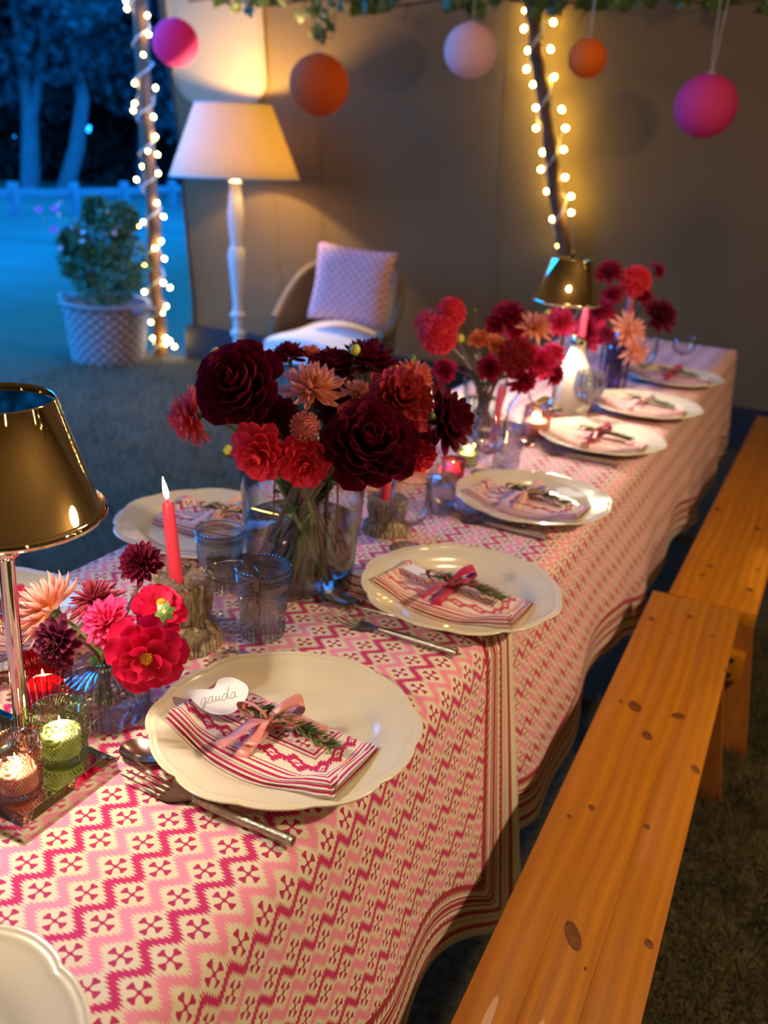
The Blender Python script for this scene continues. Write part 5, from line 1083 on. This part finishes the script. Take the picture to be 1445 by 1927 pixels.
for (key, P, R), lab in zip(BUDS, BUDLAB):
    rnd = random.Random(lab); P = Vector(P); t = thing('dahlia_bud', lab, 'flower bud', P, 0, 'dahlia buds')
    t.rotation_euler = (rnd.uniform(-0.4, 0.4), rnd.uniform(-0.4, 0.4), 0)
    if 'hanging' in lab: t.rotation_euler = (-2.2, 0.5, 0)
    bpy.context.view_layer.update(); inv = t.matrix_world.inverted()
    MB().lathe([(0.0001, -R*0.5), (R*0.45, -R*0.35), (R*0.62, 0), (R*0.5, R*0.45), (R*0.2, R*0.75), (0.0001, R*0.8)], 14, scal=lambda a, r, z: 1+0.06*math.sin(7*a)).build('bud', M_['bud'] if not 'dark' in lab else M_['sepal'], t)
    mb = MB()
    for i in range(6):
        a = 2*PI*i/6; mb.grid(lambda u, v, a=a: (R*1.0*u*math.cos(a) - R*0.34*(2*v-1)*math.sin(a)*math.sin(PI*min(u*0.9+.12, 1)), R*1.0*u*math.sin(a) + R*0.34*(2*v-1)*math.cos(a)*math.sin(PI*min(u*.9+.12, 1)), -R*0.45 + R*0.35*u*u), 5, 3)
    mb.build('sepals', M_['sepal'], t)
    MB().tube([inv @ p for p in stem_pts(key, P, Vector((0, 0, -R*0.4)), rnd)], 0.0016, 6).build('stem', M_['stem_brown'], t)
# foliage in the big vase and a few leaves among the flowers
for key, n, L in (('b1', 44, 0.08), ('b2', 7, 0.05), ('b0', 4, 0.04)):
    (vx, vy), rr, zr, zb = VASES[key]
    t = thing('foliage_stems', {'b1': 'leafy green stems standing in the water of the big vase', 'b2': 'leafy stems in the tall glass vase', 'b0': 'short cut green stems inside the small ribbed vase'}[key], 'foliage', (vx, vy, zb))
    for i in range(n):
        a = random.uniform(0, 2*PI); r1 = rr*random.uniform(0.3, 0.98); p0 = Vector((-r1*0.85*math.cos(a+0.5), -r1*0.85*math.sin(a+0.5), 0)); p1 = Vector((r1*math.cos(a), r1*math.sin(a), zr-zb)); p2 = p1 + Vector((math.cos(a)*0.03, math.sin(a)*0.03, 0.05 if key != 'b0' else 0.02))
        MB().tube([p0, p0.lerp(p1, .5), p1, p2], 0.0028, 6).build('stem', M_['stem' if i % 2 else 'stem_brown'], t)
        base = p0.lerp(p1, random.uniform(0.45, 0.9)); d = Vector((math.cos(a+1)*0.5, math.sin(a+1)*0.5, random.uniform(0.2, 1))).normalized(); s = d.cross(Vector((0, 0, 1))).normalized()
        lim = rr*1.12
        def lf(u, v, base=base, d=d, s=s):
            q = base + d*L*u + s*(2*v-1)*L*0.24*math.sin(PI*min(1, u*0.92+0.06)) + Vector((0, 0, 0.012*math.sin(3*u) - 0.012*u*u))
            if q.z < zr - zb + 0.004:
                h = math.hypot(q.x, q.y)
                if h > lim: q.x *= lim/h; q.y *= lim/h
            return q
        MB().grid(lf, 7, 4).build('leaf', M_['leaf'], t, 'all')
# ================================================================== standing by the canvas wall
t = thing('floor_lamp', 'white turned wood floor lamp with a linen shade before the canvas wall', 'lamp', (-2.735, 3.70, 0))
MB().lathe([(0.0001, 0), (0.15, 0), (0.155, 0.02), (0.12, 0.04), (0.06, 0.06), (0.035, 0.09)], 36).build('base', M_['white_paint'], t)
MB().lathe([(0.03, 0.07), (0.034, 0.12), (0.030, 0.2), (0.031, 0.335), (0.045, 0.345), (0.045, 0.365), (0.030, 0.375), (0.029, 0.44), (0.044, 0.45), (0.044, 0.468), (0.031, 0.478), (0.027, 0.52), (0.034, 0.62), (0.045, 0.73), (0.048, 0.79), (0.040, 0.83), (0.032, 0.835), (0.034, 0.87), (0.042, 0.95), (0.044, 1.02), (0.036, 1.10), (0.028, 1.16), (0.036, 1.175), (0.015, 1.19), (0.012, 1.38), (0.0001, 1.39)], 28).build('post', M_['white_paint'], t)
s = MB().lathe([(0.345, 1.195), (0.348, 1.205), (0.205, 1.56), (0.201, 1.562), (0.341, 1.2)], 64).build('lamp_shade', M_['linen'], t, 'all')
mb = MB()
for r, z in ((0.348, 1.198), (0.204, 1.562)): mb.tube([(r*math.cos(a), r*math.sin(a), z) for a in np.linspace(0, 2*PI, 48)], 0.005, 6, cap=False)
mb.build('trim', M_['white_paint'], s)
MB().sphere((0, 0, 1.42), 0.03, 8).build('light_bulb', emit('floor_lamp_bulb', (1, 0.7, 0.35), 8), t)
lamp('floor_lamp_light', 'POINT', (0.05, 0, 1.47), 50, (1.0, 0.66, 0.25), 0.03, parent=t)
t.rotation_euler = (0, -0.035, 0)

# wicker armchair: rounded back and arms in one wrap, cushion and throw are things of their own
t = thing('armchair', 'wicker tub armchair standing against the canvas wall beside the floor lamp', 'chair', (-2.07, 3.60, 0), 0.05)
def shell(i, j, out=0.0):
    a = -0.62*PI + 1.24*PI*i; zt_ = 0.50 + 0.27*smooth01((math.cos(a)+0.30)/1.1); z = 0.12 + (zt_-0.12)*j
    rx = 0.30 + 0.045*j + out; ry = 0.30 + 0.06*j + out
    return (rx*math.sin(a)*1.0, ry*math.cos(a)*0.95 + 0.03, z)
mb = MB(); uvf = lambda i, j: (i*46, j*30)
mb.grid(shell, 48, 14, 0, uvf).grid(lambda i, j: shell(i, j, -0.018), 48, 14, 0, uvf); mb.build('wicker_back', M_['wicker'], t)
MB().tube([Vector(shell(i/47, 1.0, -0.009)) + Vector((0, 0, 0.005)) for i in range(48)], 0.026, 10).build('rolled_rim', M_['wicker'], t)
for i in (0.0, 1.0): MB().tube([Vector(shell(i, j, -0.009)) for j in (1.0, 0.7, 0.35, 0.0)] + [Vector(shell(i, 0, -0.009)) + Vector((0, 0, -0.12))], [0.026, 0.024, 0.022, 0.022, 0.02], 10).build('leg', M_['wicker'], t)
for a in (-0.6, 0.6): MB().tube([(0.28*math.sin(a*1.6), 0.24, 0.14), (0.29*math.sin(a*1.6), 0.26, 0.0)], 0.02, 10).build('leg', M_['wicker'], t)
MB().lathe([(0.0001, 0.36), (0.27, 0.36), (0.29, 0.34), (0.29, 0.14), (0.27, 0.12)], 40).build('seat', M_['wicker'], t)
mb = MB(); mb.grid(lambda i, j: (-0.25+0.5*i, -0.24 - 0.02*math.sin(PI*i), 0.14+0.22*j), 20, 8, 0, lambda i, j: (i*24, j*14)); mb.build('seat_apron', M_['wicker'], t)
th = MB()
def throw(i, j, d=0.0):
    x = -0.235 + 0.47*i; f = j
    if f < 0.68: y = 0.20 - 0.50*f/0.68; z = 0.445 + 0.03*math.sin(PI*i) - 0.02*(f/0.68) + 0.006*math.sin(9*x+13*y)
    else: g = (f-0.68)/0.32; y = -0.30 - 0.03*math.sin(g*PI/2); z = 0.425 + 0.03*math.sin(PI*i) - 0.12*g
    return (x*(1-0.08*(1-f)), y + (0.03*d if f > 0.68 else 0), z - 0.06*d*(1 if f < 0.68 else 0.3))
th.grid(lambda i, j: throw(i, j), 24, 26).grid(lambda i, j: throw(i, j, 1.0), 24, 26)
b2 = 24*26; rim = [i for i in range(24)] + [(j+1)*24-1 for j in range(1, 26)] + [25*24+i for i in range(22, -1, -1)] + [j*24 for j in range(24, 0, -1)]
th.f += [(rim[q], rim[(q+1) % len(rim)], rim[(q+1) % len(rim)]+b2, rim[q]+b2) for q in range(len(rim))]; th.m += [0]*len(rim)
o = th.build('seat_throw', M_['throw'], None, 'all', (-2.07, 3.58, 0.02)); o.rotation_euler.z = 0.05; tag(o, 'white fleecy throw covering the seat of the wicker armchair', 'throw')
def pillow(i, j, s):
    x, y = 2*i-1, 2*j-1; k = max(0, (1-x**4)*(1-y**4))**0.45; pin = 1 - 0.07*(1-abs(x)**1.5)*abs(y)**3 ; pin2 = 1 - 0.07*(1-abs(y)**1.5)*abs(x)**3
    return (0.215*x*pin2, s*0.075*k, 0.20*y*pin)
mb = MB().grid(lambda i, j: pillow(i, j, -1), 22, 22).grid(lambda i, j: pillow(i, j, 1), 22, 22)
o = mb.build('cushion', M_['cushion'], None, 'all', (-2.00, 3.655, 0.715)); o.rotation_euler = (-0.20, 0.06, 0.22); tag(o, 'pink woven square cushion leaning in the wicker armchair', 'cushion')

# ================================================================== paper lanterns, ivy, poles, fairy lights
GY, GZ = 3.6, 2.0
def lantern(loc, r, col, label, two=True):
    t = thing('paper_lantern', label, 'lantern', loc, random.uniform(0, 3), 'round paper lanterns')
    prof = []; n = 44
    for i in range(n+1):
        a = 0.14 + (PI-0.14*1.6)*i/n; prof.append((r*math.sin(a)*(1 + 0.010*math.cos(i*PI)), r*0.97*math.cos(a)))
    MB().lathe(prof, 48).build('paper_globe', paper('paper_' + label.split()[0] + '_%d' % int(loc[0]*1000), col), t, 'all')
    MB().tube([(r*0.15*math.cos(a), r*0.15*math.sin(a), r*0.96) for a in np.linspace(0, 2*PI, 20)], 0.0025, 5, cap=False).build('wire_hoop', M_['cable'], t)
    mb = MB(); top = max(0.12, GZ + 0.1 - loc[2])
    for s in ((-1, 1) if two else (0,)): mb.tube([(s*0.004, 0, r*0.96), (s*0.028, 0, top)], 0.0016, 5)
    mb.build('string', M_['string'], t); return t
lantern((-2.925, 3.4, 1.820), 0.114, (0.74, 0.045, 0.32), 'magenta paper lantern beside the fairy lit pole at the tent opening', False)
lantern((-2.086, 3.4, 1.651), 0.140, (0.85, 0.13, 0.008), 'large orange paper lantern right of the floor lamp', False)
lantern((-1.337, 3.4, 1.808), 0.112, (0.95, 0.60, 0.56), 'pale pink paper lantern in the middle of the canvas wall', False)
lantern((-0.820, 3.4, 1.787), 0.078, (0.95, 0.20, 0.008), 'small orange paper lantern right of the second fairy lit pole')
lantern((-0.321, 3.4, 1.627), 0.121, (0.78, 0.05, 0.25), 'deep pink paper lantern at the right on two long strings')
def ivy_mesh():
    pts = [(0, 0), (0.28, -0.10), (0.52, 0.10), (0.34, 0.30), (0.46, 0.55), (0.20, 0.62), (0, 1.0), (-0.20, 0.62), (-0.46, 0.55), (-0.34, 0.30), (-0.52, 0.10), (-0.28, -0.10)]
    mb = MB(); mb.add([(x, y, -0.18*x*x - 0.1*y*y) for x, y in pts] + [(0, 0.35, 0.03)], [(i, (i+1) % 12, 12) for i in range(12)]); return mb.mesh('leaf', M_['ivy'], 'all')
IM = ivy_mesh()
t = thing('ivy_garland', 'ivy garland strung along the top in front of the canvas wall', 'garland', (0, 0, 0))
mb = MB(); mb.tube([(-3.0 + 0.1*i, GY + 0.02*math.sin(i*1.7), GZ + 0.03 + 0.02*math.sin(i*0.9)) for i in range(36)], 0.006, 6); mb.build('vine', M_['vine'], t)
for x, dz in ((-2.13, 0.17), (-1.95, 0.08), (-1.75, 0.09), (-1.42, 0.10), (-1.02, 0.11), (-0.92, 0.09), (-0.42, 0.10)):
    MB().tube([(x, GY, GZ+0.03), (x+0.01, GY-0.02, GZ+0.03-dz*0.5), (x-0.01, GY-0.01, GZ+0.03-dz)], 0.003, 5).build('vine', M_['vine'], t)
for p in IVY:
    o = put('leaf', IM, t, p); s = random.uniform(0.045, 0.075); o.scale = (s, s, s); o.rotation_euler = (random.uniform(1.6, 2.9), random.uniform(-0.7, 0.7), random.uniform(-0.9, 0.9))

def polewrap(a, b, r, turns, rr, n):
    a, b = Vector(a), Vector(b); d = (b-a).normalized(); x = d.cross(Vector((0, 1, 0))).normalized(); y = d.cross(x); o = []
    for i in range(n+1):
        f = i/n; th = 2*PI*turns*f; o.append(a.lerp(b, f) + (x*math.cos(th) + y*math.sin(th))*(r + rr*(0.6+0.4*math.sin(i*1.3))))
    return o
def pole(name, pts, r, label):
    rads = [r*(1 + 0.08*math.sin(i*2.1) - 0.03*i/len(pts)) for i in range(len(pts))]
    mb = MB().tube(pts, rads, 14); o = mb.build(name, M_['pole']); tag(o, label, 'pole', 'tent poles'); return o
def path(a, b, n, w): a, b = Vector(a), Vector(b); return [a.lerp(b, i/n) + Vector((w*math.sin(i*1.9), w*math.cos(i*1.3), 0)) for i in range(n+1)]
pa, pb = (-3.735, 4.19, 0), (-3.86, 4.19, 2.9)
pole('tent_pole', path(pa, pb, 14, 0.008), 0.043, 'birch tent pole at the opening, wound with fairy lights')
qa, qb = (-0.83, 4.385, 0), (-1.50, 3.895, 2.9)
pole('tent_pole', path(qa, qb, 14, 0.008), 0.036, 'birch tent pole leaning against the canvas wall, wound with fairy lights')
BM = MB().lathe([(0.0001, -0.011), (0.006, -0.009), (0.0095, -0.002), (0.009, 0.005), (0.005, 0.010), (0.0001, 0.012)], 10).mesh('bulb', M_['bulb'], 'all')
def fairy(bulbs, cable, label, scale):
    t = thing('fairy_light_string', label, 'fairy lights', cable[0], 0, 'fairy light strings'); L = Vector(cable[0])
    MB().tube([p-L for p in cable], 0.0045, 6).build('cable', M_['cable'], t)
    for p in bulbs:
        p = Vector(p); q = min(cable, key=lambda c: (c-p).length)
        o = put('bulb', BM, t, p-L); o.scale = (scale,)*3; o.rotation_euler = (random.uniform(-1.5, 1.5), random.uniform(-1.5, 1.5), 0)
        MB().tube([q-L, p-L], 0.0028, 5).build('bulb_holder', M_['cable'], t)
    return t
fairy(BULBS1, polewrap(pa, pb, 0.043, 14, 0.016, 300), 'fairy light string wound round the pole at the tent opening', 1.05)
fairy(BULBS2, polewrap(qa, qb, 0.036, 11, 0.012, 260), 'fairy light string wound round the pole on the canvas wall', 1.15)

# the tent's other poles stand outside the frame and show in the chrome shades and glazes
for k, (x, y, lx, ly) in enumerate(((2.3, 2.2, -0.5, -0.1), (1.6, -2.2, -0.4, 0.3), (-2.4, -1.6, 0.4, 0.2))):
    a, b = (x, y, 0), (x+lx, y+ly, 2.9)
    lab = ('to the right of the benches', 'behind the photographer', 'behind the near end of the table')[k]
    q = pole('tent_pole', path(a, b, 14, 0.008), 0.04, 'birch tent pole ' + lab + ', only reflected'); cb = polewrap(a, b, 0.04, 12, 0.014, 220)
    q2 = fairy([c + Vector((random.uniform(-.03, .03), random.uniform(-.03, .03), 0)) for c in cb[4::7]], cb, 'fairy lights on the pole ' + lab + ', only reflected', 1.1)
    for o in (q, q2):
        for key in ('label', 'category', 'group'): del o[key]
        o['kind'] = 'structure'

# ================================================================== outside
t = thing('basket_planter', 'round wicker basket planter outside the opening, left of the pole', 'planter', (-3.92, 3.89, 0))
mb = MB(); mb.grid(lambda i, j: ((0.232+0.040*j)*math.cos(2*PI*i), (0.232+0.040*j)*math.sin(2*PI*i), 0.36*j), 64, 14, 0, lambda i, j: (i*22, j*6)); mb.lathe([(0.255, 0.355), (0.24, 0.3), (0.0001, 0.3)], 40); mb.build('basket', M_['basket'], t)
MB().tube([(0.272*math.cos(a), 0.272*math.sin(a), 0.362) for a in np.linspace(0, 2*PI, 48)], 0.017, 8, cap=False).build('rim', M_['basket'], t)
for s in (-1, 1): MB().tube([(s*0.27, -0.06, 0.34), (s*0.36, -0.05, 0.36), (s*0.39, 0, 0.365), (s*0.36, 0.05, 0.36), (s*0.27, 0.06, 0.34)], 0.016, 8).build('handle', M_['basket'], t)
def leafcloud(n, clusters, size, seed):
    r = np.random.default_rng(seed); C_ = np.array([c[:3] for c in clusters]); Rr = np.array([c[3:] for c in clusters]); k = r.integers(0, len(clusters), n)
    d = r.normal(size=(n, 3)); d /= np.linalg.norm(d, axis=1)[:, None]; p = C_[k] + d*Rr[k]*(r.uniform(0.45, 1.0, (n, 1))**0.5)
    a = r.normal(size=(n, 3)); a /= np.linalg.norm(a, axis=1)[:, None]; b = np.cross(a, r.normal(size=(n, 3))); b /= np.linalg.norm(b, axis=1)[:, None]
    s = r.uniform(0.6, 1.3, (n, 1))*size; V = np.stack([p-a*s*.5, p+b*s*.28, p+a*s*.5, p-b*s*.28], 1).reshape(-1, 3)
    return V.tolist(), (np.arange(n)[:, None]*4 + np.arange(4)).tolist()
t = thing('garden_bush', 'leafy bush with small white flowers growing in the basket planter', 'bush', (-3.92, 3.89, 0.3))
V, F = leafcloud(3800, [(0, 0, 0.22, .22, .22, .2), (-0.16, 0, 0.3, .17, .17, .17), (0.15, 0, 0.32, .18, .18, .2), (0.0, 0, 0.45, .2, .2, .17), (-0.22, -.05, 0.42, .09, .09, .09), (0.14, 0, 0.58, .12, .12, .12), (-0.05, 0, 0.62, .09, .09, .10)], 0.045, 2)
o = MB().add(V, F).build('foliage', M_['bush_leaf'], t, False); o['kind'] = 'stuff'
mb = MB()
for i in range(16): a = random.uniform(0, 2*PI); mb.tube([(0, 0, 0), (0.12*math.cos(a), 0.12*math.sin(a), 0.25), (0.2*math.cos(a), 0.2*math.sin(a), random.uniform(0.4, 0.62))], 0.004, 5)
mb.build('stems', M_['stem'], t)['kind'] = 'stuff'
BLM = MB().lathe([(0.0001, 0.2), (0.35, 0.12), (0.8, 0.28), (1.0, 0.5), (0.7, 0.22), (0.0001, -0.1)], 10, scal=lambda a, r, z: 1+0.2*math.cos(5*a)).mesh('blossom', M_['blossom'], 'all')
BLM2 = BLM.copy(); BLM2.materials[0] = M_['blossom_mag']
for i in range(14):
    a = random.uniform(PI*1.0, PI*2.1); o = put('blossom', BLM, t, (0.26*math.cos(a) - 0.03, 0.22*math.sin(a), random.uniform(0.38, 0.66))); o.scale = (0.016,)*3; o.rotation_euler = (random.uniform(0.3, 1.4), 0, random.uniform(0, 6))
for p in ((-0.42, 0.02, 0.60), (-0.56, 0.02, 0.58), (-0.42, 0.0, 0.47)):
    o = put('blossom', BLM2, t, p); o.scale = (0.022,)*3; o.rotation_euler = (0.9, 0, 1)
    MB().tube([(-0.1, 0, 0.15), (p[0]*0.7, 0, p[2]*0.7), p], 0.003, 5).build('stem', M_['stem'], t)

fp = [(-11.95, 9.3), (-11.866, 10.43), (-11.823, 11.69), (-12.005, 13.13), (-12.42, 15.0), (-12.9, 17.0)]
t = thing('rail_fence', 'low wooden post and rail fence across the lawn', 'fence', (-12, 12, 0))
for i, (x, y) in enumerate(fp):
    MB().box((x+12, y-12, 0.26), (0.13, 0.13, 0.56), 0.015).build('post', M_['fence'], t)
    if i:
        a, b = Vector((fp[i-1][0]+12, fp[i-1][1]-12, 0.37)), Vector((x+12, y-12, 0.37)); d = b-a
        MB().box(((a+b)/2), (d.length+0.05, 0.05, 0.12), 0.008, 0, Matrix.Rotation(math.atan2(d.y, d.x), 3, 'Z')).build('rail', M_['fence'], t)
def tree(loc, trunks, clusters, n, size, label, seed):
    t = thing('tree', label, 'tree', loc, 0, 'trees beyond the fence')
    for pts, r in trunks: MB().tube(pts, [r*(1-0.6*i/(len(pts)-1)) for i in range(len(pts))], 10).build('trunk', M_['bark'], t)
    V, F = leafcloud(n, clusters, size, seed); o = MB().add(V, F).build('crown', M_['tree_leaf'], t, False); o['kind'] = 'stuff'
def crown(seed, w, h0, h1, k):
    r = np.random.default_rng(seed); return [(r.uniform(-w, w), r.uniform(-w, w)*0.7, r.uniform(h0, h1), *(r.uniform(0.7, 1.5, 3)*np.array([1, 1, .75]))) for _ in range(k)]
tree((-17.0, 15.6, 0), [([(0, 0, 0), (0.15, 0, 1.6), (0.05, 0, 3.2), (-0.3, 0, 5.5)], 0.22), ([(0.55, 0.5, 0), (1.0, 0.5, 1.0), (1.25, 0.5, 2.0), (1.0, 0.5, 3.2), (0.9, 0.5, 5.2)], 0.2), ([(0.1, 0, 1.2), (0.6, 0, 2.6), (0.9, 0, 4.0)], 0.12)], crown(1, 3.0, 2.3, 9.5, 40), 14000, 0.26, 'tree with two pale forked trunks behind the fence at the far left', 1)
tree((-16.6, 19.0, 0), [([(0, 0, 0), (0.1, 0, 2), (0.3, 0, 4.5)], 0.2)], crown(2, 3.0, 1.9, 9.0, 40), 14000, 0.26, 'dense tree behind the fence in the middle of the tent opening', 2)
tree((-15.2, 22.2, 0), [([(0, 0, 0), (-0.1, 0, 2), (0.2, 0, 4.5)], 0.2)], crown(3, 3.0, 1.4, 9.0, 40), 14000, 0.26, 'dense tree behind the fence next to the canvas edge', 3)
tree((-20.5, 13.2, 0), [([(0, 0, 0), (0.2, 0, 2), (0, 0, 4.5)], 0.2)], crown(4, 3.2, 2.0, 9.5, 30), 7000, 0.3, 'tree behind the fence beyond the left picture edge', 4)
tree((-22.0, 22.0, 0), [([(0, 0, 0), (0.2, 0, 3), (0, 0, 7)], 0.25)], crown(5, 5.0, 2.5, 13, 60), 16000, 0.5, 'taller tree standing back between the front trees', 5)
tree((-25.0, 17.0, 0), [([(0, 0, 0), (0.2, 0, 3), (0, 0, 7)], 0.25)], crown(6, 5.0, 2.5, 13, 60), 16000, 0.5, 'taller tree standing back at the left', 6)
V, F = leafcloud(30000, [(-30 + 2.0*i*0.62 + 4, 12.5 + 2.0*i*0.8, 2.2, 1.9, 1.9, 3.0) for i in range(14)], 0.55, 9)
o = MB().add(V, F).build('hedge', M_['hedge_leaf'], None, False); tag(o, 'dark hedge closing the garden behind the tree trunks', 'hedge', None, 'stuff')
